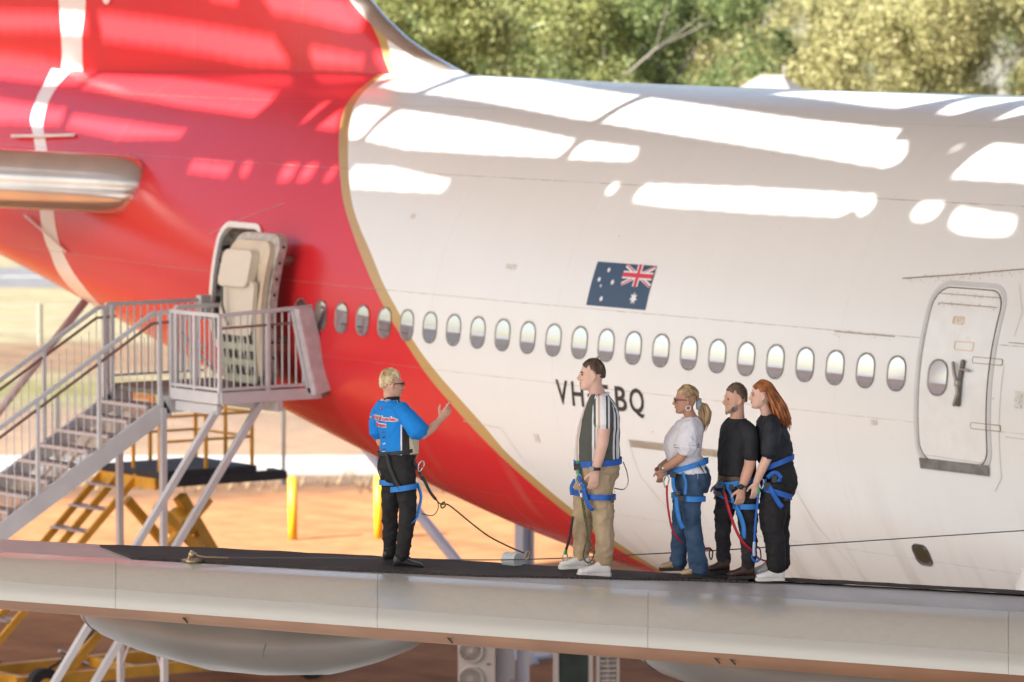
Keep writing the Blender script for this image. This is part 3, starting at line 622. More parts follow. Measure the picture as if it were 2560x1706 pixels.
for al, back, sc_ in offs[1:]:
    rings.append([root_p + E_ * al + Q_ * (a + back - .005) + Z3 * b_ * sc_ * 1.195 for a, b_ in ((.30, .335), (.14, .28), (.03, .14), (-.003, 0), (.03, -.14), (.14, -.27), (.24, -.31))])
v = [p for r_ in rings for p in r_]; f = [(i * 7 + j, i * 7 + j + 1, (i + 1) * 7 + j + 1, (i + 1) * 7 + j) for i in range(len(rings) - 1) for j in range(6)]
add('leading_edge', v, f, M_METAL, tp, True)
mb = MB(); mb.path([skin(-21.6, 8.02, .06), skin(-20.4, 8.06, .05), skin(-19.6, 8.10, .03)], (.025), 8); mb.build('cutout_rail', M_WHITEP, plane, True)
mb = MB(); mb.path([skin(-20.5, 6.95, .06), skin(-19.6, 6.72, .05), skin(-18.9, 6.52, .03)], (.014), 8); mb.build('cutout_rail', M_WHITEP, plane, True)

# wing: features measured along its leading edge (first column outboard, second inboard)
WF = {'bot': ((5.61, -17.779, 5.246), (11.165, -11.639, 4.70)), 'nose': ((5.82, -17.903, 5.349), (11.343, -11.803, 4.844)), 'seam': ((5.666, -17.81, 5.463), (11.209, -11.681, 4.969)),
      'bound': ((5.0, -17.41, 5.615), (10.638, -11.16, 5.213)), 'front': ((4.723, -17.245, 5.614), (10.354, -10.899, 5.236)), 'crest': ((4.118, -16.883, 5.608), (9.725, -10.321, 5.209))}
def wf(k, t): a, b_ = Vector(WF[k][0]), Vector(WF[k][1]); return a + (b_ - a) * t
CH = Vector((-.742, .668, 0))                                    # level, square to the leading edge, aft
def wing_section(t):
    b_, no, se, bo, fr, cr = [wf(k, t) for k in ('bot', 'nose', 'seam', 'bound', 'front', 'crest')]
    m1 = (b_ + no) / 2 - CH * .035; m2 = no + (se - no) * .5 - CH * .03; m3 = se + (bo - se) * .3 + Z3 * .036; m4 = se + (bo - se) * .62 + Z3 * .042
    return [b_ + CH * 8 - Z3 * 1.02, b_ + CH * 4.5 - Z3 * .54, b_ + CH * 2 - Z3 * .24, b_ + CH * .8 - Z3 * .10, b_ + CH * .25 - Z3 * .034, b_, m1, no, m2, se, m3, m4, bo, (bo + fr) / 2 + Z3 * .004, fr, (fr + cr) / 2 + Z3 * .003, cr,
            cr + CH * .25 - Z3 * .025, cr + CH * .6 - Z3 * .085, cr + CH * 1.2 - Z3 * .2, cr + CH * 2.5 - Z3 * .46, cr + CH * 4.5 - Z3 * .95, cr + CH * 6.1 - Z3 * 1.36]
TS = [-1.6, -1.2, -.8, -.4, -.2, 0, .2, .4, .6, .8, 1.0, 1.25, 1.6, 2.0, 2.5]
M_WTOP = material('wing_grey_paint', (.42, .385, .36), .42, var=.1, vscale=1.2)
M_WBOT = material('wing_underside', (.46, .42, .39), .5, var=.12, vscale=1.5)
secs = [wing_section(t) for t in TS]
wing = MB().loft(secs).build('wing', M_WTOP, plane, True)
wing.data.materials.append(M_WBOT)
nS = len(secs[0])
for p in wing.data.polygons:
    if len(p.vertices) == 4 and min(v % nS for v in p.vertices) < 5: p.material_index = 1
def le_material():
    m = material('leading_edge_metal', (.70, .665, .575), .20, .38, var=.03, vscale=14.0, stretch=(1, 1, 1), bump=.05, bscale=5)
    return m
M_LE = le_material(); M_NOSE = material('leading_edge_nose', (.66, .635, .56), .36, .2, var=.0, vscale=3.0, stretch=(1, 1, 2))
breaks = [-1.55, -1.05, -.62, -.24, .115, .373, .637, .985, 1.4, 1.9, 2.45]
def shell_panel(name, t0, t1, i0, i1, off, mat):
    rows = []
    for k in range(7):
        t = t0 + (t1 - t0) * k / 6; s_ = wing_section(t); row = []
        for i in range(i0, i1 + 1):
            tg = (s_[min(i + 1, nS - 1)] - s_[i - 1]).normalized(); nn = tg.cross((wf('nose', 1) - wf('nose', 0)).normalized()).normalized()
            row.append(s_[i] - nn * off if nn.dot(CH) > 0 else s_[i] + nn * off)
        rows.append(row)
    # refine the section with a smooth curve
    rows = [curve_pts(r_, 4 * (i1 - i0)) for r_ in rows]
    nc = len(rows[0]); v = [p for r_ in rows for p in r_]
    f = [(a * nc + b_, a * nc + b_ + 1, (a + 1) * nc + b_ + 1, (a + 1) * nc + b_) for a in range(6) for b_ in range(nc - 1)]
    return add(name, v, f, mat, wing, True)
for t0, t1 in zip(breaks, breaks[1:]):
    shell_panel('leading_edge_panel', t0 + .0002, t1 - .0002, 9, 12, .009, M_LE)
    shell_panel('leading_edge_nose', t0 + .0002, t1 - .0002, 7, 9, .014, M_NOSE)
for t0, t1 in zip(breaks, breaks[1:]):
    a_, b_ = wf('seam', t0) , wf('seam', t1); MB().beam(a_ - CH * .013 + Z3 * .006, b_ - CH * .013 + Z3 * .006, .006, .005).build('joint_line', material('joint_line_dark', (.36, .34, .30), .8), wing)
shell_panel('krueger_flap', -1.5, 2.4, 4, 7, .005, material('krueger_flap_bounce_tint', (.24, .11, .055), .55, var=.12, vscale=2))  # brown of the dirt's bounce light is put into this colour
for t in (.18, .44, .70, .715):
    p = (wf('bot', t) + wf('nose', t)) / 2 - CH * .055; MB().beam(p + Z3 * .03, p + R3 * .06 - Z3 * .035, .02, .012).build('drain_slot', M_DARK, wing)
# flap track fairings under the wing
CAN = [(-1.40, 4.08, .03), (-1.38, 4.05, .12), (-1.25, 3.961, .26), (-.956, 3.882, .36), (-.414, 3.826, .44), (-.014, 3.798, .48), (.914, 3.768, .52), (1.828, 3.824, .52), (2.728, 3.934, .48), (3.343, 4.098, .40), (3.819, 4.258, .28), (4.3, 4.5, .1)]
M_CAN = material('fairing_grey', (.20, .17, .15), .38, var=.07, vscale=1.2)
def fairing(off):
    rings = []
    for x, zb, hw in CAN:
        top = 4.55 if x > -1.2 else 4.35; zc = (zb + top) / 2; rings.append([Vector((x, -12.53 + hw * math.cos(a), zc + (top - zc) * math.sin(a) * (1.0 if math.sin(a) < 0 else 1.0))) + Vector(off) for a in [2 * PI * j / 24 for j in range(24)]])
    o = MB().loft(rings).build('flap_fairing', M_CAN, wing, True)
    for x in (-1.08, 2.4):
        i = [k for k in range(len(CAN)) if CAN[k][0] <= x][-1]; a, c = CAN[i], CAN[i + 1]; t = (x - a[0]) / (c[0] - a[0]); zb = a[1] + (c[1] - a[1]) * t; hw = a[2] + (c[2] - a[2]) * t; top = 4.55; zc = (zb + top) / 2
        pth = [Vector((x + .25 * math.sin(b_) * (1 if x > 0 else .3), -12.53 + (hw + .002) * math.cos(b_), zc + (top - zc + .002) * math.sin(b_))) + Vector(off) for b_ in [PI + PI * j / 20 for j in range(21)]]
        MB().path(pth, .006, 5).build('fairing_joint', material('joint_dark', (.16, .14, .13), .8), wing)
fairing((0, 0, 0)); fairing((4.85, 3.15, -.1))
# wing root fillet
mb = MB(); mb.ball((5.9, -3.0, 3.9), 4.2, .75, 1.15, 32, 20); mb.build('root_fairing', M_WHITEP, plane, True)

# open cabin door, swung forward on its arm
jamb = skin_ring('door_frame', D5X, D5Z, round_rect(D5W + .13, D5H + .13, .26, 9), round_rect(D5W - .005, D5H - .005, .2, 9), .03, .02, M_WHITEP, plane, .05)
mb = MB()                                                       # lining ring inside the opening
ri = round_rect(D5W, D5H, .2, 9); rj = round_rect(D5W - .16, D5H - .16, .16, 9); n = len(ri)
v = [skin(D5X + a, D5Z + b_, -.02) + Vector((0, .0, 0)) for a, b_ in ri] + [skin(D5X + a, D5Z + b_, -.02) + Vector((0, .32, 0)) for a, b_ in rj]
add('door_jamb', v, [(i, (i + 1) % n, n + (i + 1) % n, n + i) for i in range(n)], material('jamb_grey', (.33, .30, .27), .6, var=.5, vscale=14), jamb)
mb = MB()
for k in range(9): p = skin(D5X - D5W / 2 + .03, D5Z + .7 - k * .17, -.09); MB().box(p - Vector((.02, .05, .035)), p + Vector((.03, .05, .035))).build('door_latch', M_DARK, jamb)
M_LINING = material('door_lining', (.66, .56, .42), .55, var=.06, vscale=3)
M_CREAM = material('door_pad', (.50, .36, .19), .6)
OX, OY = -12.42, -3.36                                           # middle of the opened panel
odoor = thing('open_door', None, None); odoor.parent = plane
odoor['label'] = 'open cabin door showing its cream lining'
def door_y(z): return -3.27 * math.sqrt(max(0, 1 - ((z - 5.85) / 3.3) ** 2)) + 3.27
ro = round_rect(1.06, 1.92, .22, 9)
def slab(outline, y0, y1, name, mat, parent, cx=OX, cz=D5Z, smooth=False):
    rings = []
    zs = sorted(set(round(b_, 4) for a, b_ in outline)); n = len(outline)
    return MB().loft([[(cx + a, OY + y + door_y(cz + b_), cz + b_) for a, b_ in outline] for y in (y0, y1)]).build(name, mat, parent, smooth)
slab(ro, -.02, .10, 'door_shell', material('door_edge_grey', (.50, .46, .42), .5, var=.25, vscale=12), odoor)
slab(round_rect(.92, 1.74, .18, 9), -.10, -.015, 'inner_frame', M_LINING, odoor)
slab(round_rect(.66, .46, .09, 5), -.22, -.09, 'slide_bustle_top', material('lining_pale', (.70, .64, .53), .5), odoor, OX - .08, D5Z + .52)
slab(round_rect(.30, .62, .13, 6), -.112, -.095, 'lining_pad', M_CREAM, odoor, OX + .06, D5Z - .02)
slab(round_rect(.74, .70, .10, 5), -.16, -.095, 'lining_panel', MATS['lining_pale'], odoor, OX - .02, D5Z + .02)
lp = slab(round_rect(.78, .74, .06, 4), -.13, -.095, 'slide_pack', material('slide_green', (.52, .55, .40), .7, var=.15, vscale=10), odoor, OX - .03, D5Z - .56)
mb = MB()
for r_ in range(3):
    for k in range(6):
        x, z = OX - .34 + k * .12 + r_ * .01, D5Z - .32 - r_ * .2; yy = OY - .135 + door_y(z)
        mb.raw([(x, yy, z), (x + .045, yy, z + .01), (x + .075, yy + .0, z - .10), (x + .03, yy, z - .11)], [(0, 1, 2, 3)])
mb.build('vent_slot', M_DARK, odoor)
mb = MB(); mb.path([(OX - .25, OY - .2, D5Z + .28), (OX - .22, OY - .22, D5Z + .05), (OX - .12, OY - .2, D5Z - .2)], .018, 8); mb.build('door_lever', material('lever_dark', (.12, .11, .10), .5, .4), odoor, True)
for k in range(9): MB().ball((OX + .535, OY + .04 + door_y(D5Z + .8 - k * .2), D5Z + .8 - k * .2), .012, .02, .022, 8, 6).build('latch_hole', M_DARK, odoor)
for z_ in (6.75, 5.75): MB().path([(OX + .35, -2.9, z_), (OX + .3, OY + .05, z_ - .03)], .05, 8).build('hinge_arm', M_HANDLE, odoor, True)
# ---------------------------------------------------------------- boarding stair at the open door
M_STAIR = material('stair_paint', (.60, .60, .61), .45, var=.06, vscale=3)
M_TREAD = material('stair_tread_plate', (.32, .29, .285), .5, .3, var=.2, vscale=8)
M_NOSING = material('tread_nosing', (.66, .67, .70), .35, .5)
M_DECK = material('deck_plate', (.22, .185, .165), .8, var=.15, vscale=6)
st = thing('boarding_stair', 'white steel boarding stair and railed landing at the open cabin door', 'stair', (-12.9, -4.5, 0))
so = Vector((12.9, 4.5, 0))
def S(*p): return Vector(p) + so                                  # site coordinates to the stair's own
PX0, PX1, PY0, PY1, PZ = -14.0, -11.3, -4.5, -3.02, 5.13
MB().box(S(PX0, PY0, PZ - .06), S(PX1, PY1 + .15, PZ)).build('landing_deck', M_DECK, st)
fa = MB(); fa.beam(S(-12.35, PY0 - .02, PZ - .01), S(PX1 + .02, PY0 - .02, PZ - .01), .05, .14); fa.beam(S(PX1 + .02, PY0, PZ - .01), S(PX1 + .02, PY1 + .02, PZ - .01), .05, .14)
fa.build('landing_fascia', M_STAIR, st)
fa = MB(); fa.beam(S(-12.3, PY0 + .02, PZ - .16), S(PX1 - .05, PY0 + .02, PZ - .16), .06, .12); fa.beam(S(PX0, -3.6, PZ - .14), S(PX1, -3.6, PZ - .14), .08, .16); fa.build('landing_joist', M_STAIR, st)
RT = 6.15
def rail(name, pts, wd=.042, ht=.048):
    mb = MB()
    for p, q in zip(pts, pts[1:]): mb.beam(S(*p), S(*q), wd, ht)
    return mb.build(name, M_STAIR, st)
bal = {}
def baluster(p0, p1, r=.011, name='baluster'):
    p0, p1 = S(*p0), S(*p1); l = round((p1 - p0).length, 3); key = (name, l, r)
    if key not in bal:
        mb = MB().path([(0, 0, 0), (0, 0, l)], r, 6, caps=False); bal[key] = mesh_data(name, mb.v, mb.f, False, [M_STAIR])
    return link(name, bal[key], st, p0)
def post(x, y, z0, z1, s=.045):
    mb = MB().beam(S(x, y, z0), S(x, y, z1), s, s); return mb.build('post', M_STAIR, st)
# landing rails: outer side, forward side with padded bumper, aft side, inner gate
rail('top_rail', [(-12.4, PY0, RT), (PX1, PY0, RT)]); rail('top_rail', [(PX1, PY0 + .03, RT + .001), (PX1, PY1 - .1, RT + .06)])
rail('kick_rail', [(-12.4, PY0, PZ + .1), (PX1, PY0, PZ + .1)], .035, .035); rail('kick_rail', [(PX1, PY0 + .02, PZ + .1), (PX1, PY1, PZ + .1)], .035, .035)
rail('hand_rail', [(PX1, PY0 + .02, RT - .16), (PX1, PY1 - .15, RT - .13)], .02, .03).data.materials[0] = material('rail_brown', (.22, .13, .10), .6)
for x in (-12.4, -11.86, PX1): post(x, PY0, PZ - .07, RT)
for k in range(1, 5): baluster((-12.4 + k * .108, PY0, PZ + .1), (-12.4 + k * .108, PY0, RT)); baluster((-11.86 + k * .112, PY0, PZ + .1), (-11.86 + k * .112, PY0, RT))
post(PX1, -3.78, PZ - .07, RT)
for k in range(1, 14):
    if k != 7: baluster((PX1, PY0 + k * .104, PZ + .1), (PX1, PY0 + k * .104, RT))
mb = MB().beam(S(PX1 + .02, -3.18, PZ), S(PX1 + .02, -3.42, RT + .02), .04, .05, (1, 0, 0)); mb.build('raking_post', M_STAIR, st)
bpv = [S(PX1 - .04, -3.15, PZ - .05), S(PX1 - .04, -2.86, PZ + .02), S(PX1 - .04, -3.16, RT + .05), S(PX1 - .04, -3.42, RT + .05)]
bpv += [p + Vector((.16, 0, 0)) for p in bpv]
bo = add('padded_bumper', bpv, [(3, 2, 1, 0), (4, 5, 6, 7), (0, 1, 5, 4), (1, 2, 6, 5), (2, 3, 7, 6), (3, 0, 4, 7)], material('bumper_vinyl', (.60, .53, .545), .6, var=.12, vscale=9, bump=.8, bscale=14), st)
bv = bo.modifiers.new('soft', 'BEVEL'); bv.width = .035; bv.segments = 3
rail('top_rail', [(PX0, -4.45, RT), (PX0, -2.98, RT)]); rail('kick_rail', [(PX0, -4.45, PZ + .1), (PX0, -2.98, PZ + .1)], .03, .03)
for k in range(1, 14): baluster((PX0, -4.45 + k * .104, PZ + .1), (PX0, -4.45 + k * .104, RT))
post(PX0, -4.45, PZ - .07, RT + .01); post(-13.72, -4.55, PZ - .1, RT)
mb = MB().box(S(PX0 - .03, -3.06, RT - .25), S(PX0 + .08, -2.9, RT + .06)).build('rail_bracket', M_STAIR, st)
rail('top_rail', [(-12.98, -4.05, RT), (-12.98, -3.28, RT)], .04, .05); post(-12.98, -4.05, PZ, RT, .05)
for k in range(1, 7): baluster((-12.98, -4.05 + k * .11, PZ + .1), (-12.98, -4.05 + k * .11, RT))
rail('gate_brace', [(-12.98, -4.0, RT - .3), (-12.98, -3.45, PZ + .15)], .03, .03); rail('gate_brace', [(-12.98, -3.9, RT - .1), (-12.98, -3.6, PZ + .4)], .02, .02)
# flight of steps going down away from the aircraft
SL = .59; SX0, SX1 = -13.72, -12.45; NS = 29
def sz(y): return PZ - SL * (PY0 - y)                             # line of the nosings
rise = .172; run = rise / SL
tr = {}
M_PERF = material('riser_grille', (.40, .36, .355), .55, .3)
for k in range(1, NS + 1):
    z = PZ - rise * k; y = PY0 - run * (k - 1)
    if z < .1: break
    if not tr:
        w_ = SX1 - SX0 - .08
        a = MB().box((-w_ / 2, -.285, -.03), (w_ / 2, .03, 0)); tr['t'] = mesh_data('tread', a.v, a.f, False, [M_TREAD])
        a = MB().beam((-w_ / 2, -.29, -.012), (w_ / 2, -.29, -.012), .035, .04); tr['n'] = mesh_data('nosing', a.v, a.f, False, [M_NOSING])
        a = MB()
        for r_ in range(5): a.box((-w_ / 2, -.012, -.028 - r_ * .027), (w_ / 2, 0, -.012 - r_ * .027))
        for c_ in range(7): x = -w_ / 2 + w_ * c_ / 6; a.box((x - .012 + (.012 if c_ == 0 else 0), .0015, -.145), (x + .012 - (.012 if c_ == 6 else 0), .008, -.004))
        tr['r'] = mesh_data('riser', a.v, a.f, False, [M_PERF])
    o = link('tread', tr['t'], st, S((SX0 + SX1) / 2, y - .02, z)); link('nosing', tr['n'], o); link('riser', tr['r'], st, S((SX0 + SX1) / 2, y - .30, z - .02))
yb = PY0 - (PZ - .1) / SL
for x in (SX0 - .02, SX1 + .02):
    mb = MB(); mb.beam(S(x, PY0 + .25, PZ - .14), S(x, PY0 - .12, PZ - .16), .06, .22); mb.beam(S(x, PY0 - .05, PZ - .2), S(x, yb, .0), .06, .22); mb.build('stringer', M_STAIR, st)
    rail('hand_rail', [(x, PY0 + .02, RT - .015), (x, PY0 - .25, RT - .02), (x, yb, RT - .02 - SL * (PY0 - .25 - yb))], .042, .05)
    rail('grab_rail', [(x, PY0 + .02, RT - .14), (x, PY0 - .27, RT - .15), (x, yb, RT - .15 - SL * (PY0 - .27 - yb))], .025, .03).data.materials[0] = MATS['rail_brown']
    k = 0; y = PY0 - .16
    while y > yb + .1:
        zt = RT - .02 - SL * max(0, PY0 - .25 - y); zb = PZ - .12 - SL * (PY0 - .05 - y)
        if k % 8 == 0: post(x, y, zb, zt)
        else: baluster((x, y, zb), (x, y, zb + 1.02 if y < PY0 - .3 else zt), .006)
        y -= .112; k += 1
for x, y in ((-13.45, -4.62), (-12.42, -4.62)):
    MB().beam(S(x, y, -.1), S(x, y, PZ - .2), .075, .075).build('leg', M_STAIR, st)
for x, y in ((-11.42, -4.42), (-11.36, -3.85)):
    MB().beam(S(x, y, PZ - .1), S(x, y - (PZ - .1) / 1.335, -.05), .08, .08).build('strut', M_STAIR, st)
for a, c in (((-13.45, -4.62, 3.2), (-12.42, -4.62, 1.5)), ((-13.45, -4.62, 1.5), (-12.42, -4.62, 3.2)), ((-13.45, -4.62, 1.4), (-12.42, -4.62, .1)), ((-13.45, -4.62, .1), (-12.42, -4.62, 1.4))):
    MB().path([S(*a), S(*c)], .014, 6).build('cross_brace', M_STAIR, st)

# ---------------------------------------------------------------- yellow work stand under the tail
M_YEL = material('stand_yellow', (.74, .40, .04), .5, var=.15, vscale=4)
M_BLK = material('stand_deck_black', (.035, .033, .036), .7, var=.2, vscale=5)
M_ALU = material('ladder_tread_metal', (.42, .44, .48), .4, .5)
yo = Vector((-21.1, .75, 0)); ys = thing('work_stand', 'yellow wheeled work stand with black deck and ladder, parked under the red tail', 'work stand', yo)
def Y(*p): return Vector(p)
DZ_ = 3.22
dk = MB().box(Y(-.55, -.55, DZ_ - .10), Y(1.05, 1.15, DZ_)).build('deck', M_BLK, ys)
MB().beam(Y(1.06, -.5, DZ_ - .16), Y(1.06, 1.6, DZ_ - .16), .10, .14).build('deck_bumper', M_BLK, ys)
MB().beam(Y(1.06, 1.62, DZ_ - .17), Y(.5, 1.75, DZ_ - .17), .10, .10).build('deck_bumper', M_BLK, ys)
MB().box(Y(-.5, -.58, DZ_ - .26), Y(1.0, -.5, DZ_ - .10)).build('deck_beam', M_YEL, ys)
for x, y in ((-.5, -.5), (-.5, .3), (-.5, 1.1), (1.0, -.5), (1.0, .3), (1.0, 1.1), (.3, 1.1), (.3, -.5)):
    MB().path([Y(x, y, DZ_ - .02), Y(x, y, DZ_ + 1.1)], .03, 8).build('rail_post', M_YEL, ys, True)
for z in (DZ_ + .42, DZ_ + .78, DZ_ + 1.1):
    for a, c in (((-.5, -.5), (-.5, 1.1)), ((1.0, -.5), (1.0, 1.1)), ((-.5, 1.1), (1.0, 1.1))): MB().path([Y(*a, z), Y(*c, z)], .02, 8).build('guard_rail', M_YEL, ys, True)
sg = MB().box(Y(.32, -.56, DZ_ + .78), Y(.95, -.53, DZ_ + 1.1)).build('sign_board', material('sign_orange', (.62, .26, .05), .6), ys)
mb = MB()
for r_ in range(3): mb.box(Y(.42 + r_ * .02, -.565, DZ_ + 1.0 - r_ * .07), Y(.82, -.561, DZ_ + 1.03 - r_ * .07))
mb.build('sign_print', material('print_pale', (.6, .58, .5), .7), sg)
lb = 2.75
for x in (-.5, -.05, .42):
    MB().beam(Y(x, -.5, DZ_ - .1), Y(x, -.5 - lb * 1.15, .12), .05, .10).build('ladder_stringer', M_YEL, ys)
for x in (-1.0, -.62):
    MB().path([Y(x, -.45, DZ_ + .55), Y(x, -.5 - lb * 1.15, .75)], .028, 8).build('ladder_handrail', M_YEL, ys, True)
for k in range(10):
    t = (k + .6) / 10; y = -.5 - lb * 1.15 * t; z = DZ_ - .1 - (DZ_ - .22) * t
    MB().box(Y(-.47, y - .14, z), Y(.40, y + .10, z + .025)).build('ladder_tread', M_ALU, ys)
mb = MB()
for x in (-.4, .9): mb.beam(Y(x, -2.9, .34), Y(x, 2.4, .34), .12, .16)
for y in (-2.7, -.8, .6, 2.2): mb.beam(Y(-.34, y, .33), Y(.84, y, .33), .1, .14)
mb.build('chassis', M_YEL, ys)
for a, c, w_ in (((.2, 1.9, .4), (.3, .3, 2.75), .16), ((.7, -1.9, .4), (.75, .5, 2.75), .13), ((-.25, 1.9, .4), (-.2, -.3, 2.7), .12), ((.75, 2.0, .4), (.75, -.4, 2.7), .12)):
    MB().beam(Y(*a), Y(*c), w_, w_).build('lift_arm', M_YEL, ys)
MB().path([Y(.35, 1.2, 1.0), Y(.38, .5, 2.1)], .10, 12).build('hydraulic_ram', M_YEL, ys, True)
MB().ball(Y(.25, .35, 2.35), .28, .22, .25).build('pivot_housing', M_YEL, ys, True)
for x in (-.55, 1.05):
    for y in (-2.5, 2.1):
        wl = MB().path([Y(x - .07, y, .27), Y(x + .07, y, .27)], .27, 18, caps=False).build('wheel', material('tyre_rubber', (.03, .03, .032), .85), ys, False)
        MB().path([Y(x - .075, y, .27), Y(x + .075, y, .27)], .13, 12, caps=False).build('rim', M_YEL, wl)
MB().box(Y(-.9, -3.35, .3), Y(-.45, -2.95, 1.05)).build('control_box', M_YEL, ys)
hs = curve_pts([Y(-.5, -3.1, 1.0), Y(-.1, -3.0, .35), Y(.5, -2.6, .25), Y(.8, -1.7, .8), Y(.75, -.9, 1.6)], 20); MB().path(hs, .022, 6).build('hose', M_BLK, ys, True)
for a in (-1.3, .3, 1.3): MB().path([Y(.3, a, .4), Y(1.0, a - .9, .75)], .03, 6).build('tie_rod', M_ALU, ys)

# ---------------------------------------------------------------- posts, fences, machines
M_BOL = material('bollard_yellow', (.62, .33, .012), .45, var=.08, vscale=4)
def bollard(p, lab):
    t = thing('bollard', lab, 'bollard', p, 0, 'yellow bollards in the dirt')
    MB().path([(0, 0, -.1), (0, 0, 1.14)], .085, 18, caps=False).build('post', M_BOL, t, True); MB().ball((0, 0, 1.14), .085, .085, .03, 18, 8).build('cap', M_BOL, t, True)
bollard((-35.17, 12.806, 0), 'yellow bollard standing alone in the orange dirt near the stair'); bollard((-34.44, 14.222, 0), 'yellow bollard partly hidden behind the guide in the blue shirt')
M_FP = material('fence_post_dark', (.05, .05, .05), .7); M_WIRE = material('fence_wire', (.32, .29, .27), .6, .3)
fn = thing('wire_fence', 'dark wire mesh fence along the pale concrete path', 'fence', gp(0, 101.2))
def fl(lat, z, dd=0.0): return R3 * lat + N3 * dd + Z3 * z
fpm = MB().path([(0, 0, -.2), (0, 0, 1.85)], .035, 8); fpm = mesh_data('fence_post', fpm.v, fpm.f, True, [M_FP])
for k in range(-6, 7): link('fence_post', fpm, fn, fl(-4.65 + k * 4.6, 0))
mb = MB()
for k in range(40):
    z = .05 + k * .045
    mb.raw([fl(-32, z), fl(24, z), fl(24, z + .005), fl(-32, z + .005)], [(0, 1, 2, 3)])
for k in range(1100):
    x = -32 + k * .051; mb.raw([fl(x, .03), fl(x + .005, .03), fl(x + .005, 1.82), fl(x, 1.82)], [(0, 1, 2, 3)])
o = mb.build('wire_mesh', M_WIRE, fn); o['kind'] = 'stuff'
wf_ = thing('rail_fence', 'pale post and wire fence far out in the dry grass', 'fence', gp(0, 139.5)); M_PF = material('pale_fence', (.27, .25, .2), .6)
ppm = MB().beam((0, 0, -.2), (0, 0, 1.15), .09, .09); ppm = mesh_data('fence_post', ppm.v, ppm.f, False, [M_PF])
for k in range(-7, 8): link('fence_post', ppm, wf_, fl(-13.2 + k * 5.0, 0))
for z in (1.1, .75, .4): MB().path([fl(-50, z), fl(30, z)], .012, 6).build('fence_rail', M_PF, wf_)
M_COLB = material('column_pale_blue', (.56, .60, .68), .45, var=.06, vscale=2)
cl = thing('steel_column', 'pale blue steel column rising behind the red belly of the aircraft', 'column', (-20.0, 6.75, 0))
mb = MB(); mb.box((-.10, -.11, 0), (.10, -.08, 5.6)); mb.box((-.10, .08, 0), (.10, .11, 5.6)); mb.box((-.02, -.08, 0), (.02, .08, 5.6)); mb.build('shaft', M_COLB, cl)
MB().box((-.3, -.3, -.02), (.3, .3, .04)).build('base_plate', M_COLB, cl)
br = thing('raking_brace', 'pale blue diagonal steel tube brace seen behind the guide', 'brace', (-20.9, 6.3, 0))
MB().path([Vector((-25.4, 5.9, 4.6)) - Vector((-20.9, 6.3, 0)), Vector((-20.2, 6.27, .82)) - Vector((-20.9, 6.3, 0)), Vector((-19.2, 6.34, 0.0)) - Vector((-20.9, 6.3, 0))], .085, 12, caps=False).build('tube', M_COLB, br, True)
br = thing('raking_prop', 'pale grey raking steel prop behind the boarding stair', 'prop', (-22.0, -4.5, 0))
MB().path([Vector((1.0, 4.3, 5.9)), Vector((.53, 2.9, 4.1)), Vector((-.35, -.0, 0.0))], .06, 12, caps=False).build('tube', material('prop_grey', (.60, .55, .55), .5), br, True)
# machines seen under the wing
ac = thing('condenser_unit', 'white air conditioner unit with two stacked fan grilles, seen under the wing', 'air conditioner', (-15.55, 2.6, 0), 0)
M_ACW = material('condenser_white', (.66, .63, .58), .5, var=.05, vscale=4)
def AC(lat, dep, z): return R3 * lat + N3 * dep + Z3 * z
def acbox(name, l0, l1, d0, d1, z0, z1, mat, parent):
    v = [AC(l, d_, z) for z in (z0, z1) for l, d_ in ((l0, d0), (l1, d0), (l1, d1), (l0, d1))]
    return add(name, v, [(3, 2, 1, 0), (4, 5, 6, 7), (0, 1, 5, 4), (1, 2, 6, 5), (2, 3, 7, 6), (3, 0, 4, 7)], mat, parent)
acbox('casing', -.28, .24, 0, .3, .0, 1.18, M_ACW, ac)
M_FAN = material('fan_dark', (.15, .135, .12), .7)
for zc in (.93, .53):
    fan = MB().path([AC(-.10, -.004, zc), AC(-.10, -.02, zc)], .165, 28, caps=False).build('fan', M_FAN, ac)
    mb = MB()
    for r_ in range(1, 6): mb.path([AC(-.10 + .165 * r_ / 5 * math.cos(a), -.03, zc + .165 * r_ / 5 * math.sin(a)) for a in [2 * PI * j / 28 for j in range(29)]], .006 if r_ < 5 else .018, 5, caps=False)
    for k in range(16): a = 2 * PI * k / 16; mb.path([AC(-.10, -.035, zc), AC(-.10 + .16 * math.cos(a), -.035, zc + .16 * math.sin(a))], .006, 4)
    mb.build('fan_grille', M_ACW, fan)
MB().path([AC(.13, -.01, .74), AC(.17, -.01, .73)], .012, 6).build('badge', M_FAN, ac)
cb = thing('service_cabinet', 'grey steel cabinet beside the air conditioner unit', 'cabinet', Vector((-15.55, 2.6, 0)) + R3 * .38 + N3 * .1, 0)
acbox('casing', -.13, .14, 0, .3, .0, 1.4, material('cabinet_grey', (.42, .42, .45), .5, var=.06, vscale=3), cb)
acbox('handle', .07, .12, -.02, -.001, .48, .50, M_FAN, cb)
fr = thing('green_screen', 'dark green panel in a white frame below the wing', 'screen', Vector((-15.55, 2.6, 0)) + R3 * 1.05, 0)
acbox('panel', .08, .50, .02, .05, .0, 1.5, material('panel_green', (.035, .055, .05), .5, var=.3, vscale=4), fr)
acbox('frame_post', .0, .08, 0, .08, 0, 1.5, M_ACW, fr); acbox('frame_post', .50, .56, 0, .08, 0, 1.5, M_ACW, fr)
lv = thing('louvre_box', 'white louvred ventilation box beside the dark green panel', 'vent', Vector((-15.55, 2.6, 0)) + R3 * 1.69, 0)
acbox('casing', .0, .26, .06, .3, 0, 1.2, M_FAN, lv)
acbox('frame_post', -.03, .02, 0, .42, 0, 1.22, M_ACW, lv); acbox('frame_post', .25, .29, 0, .42, 0, 1.22, M_ACW, lv); acbox('mullion', .125, .14, 0, .05, 0, 1.2, M_ACW, lv)
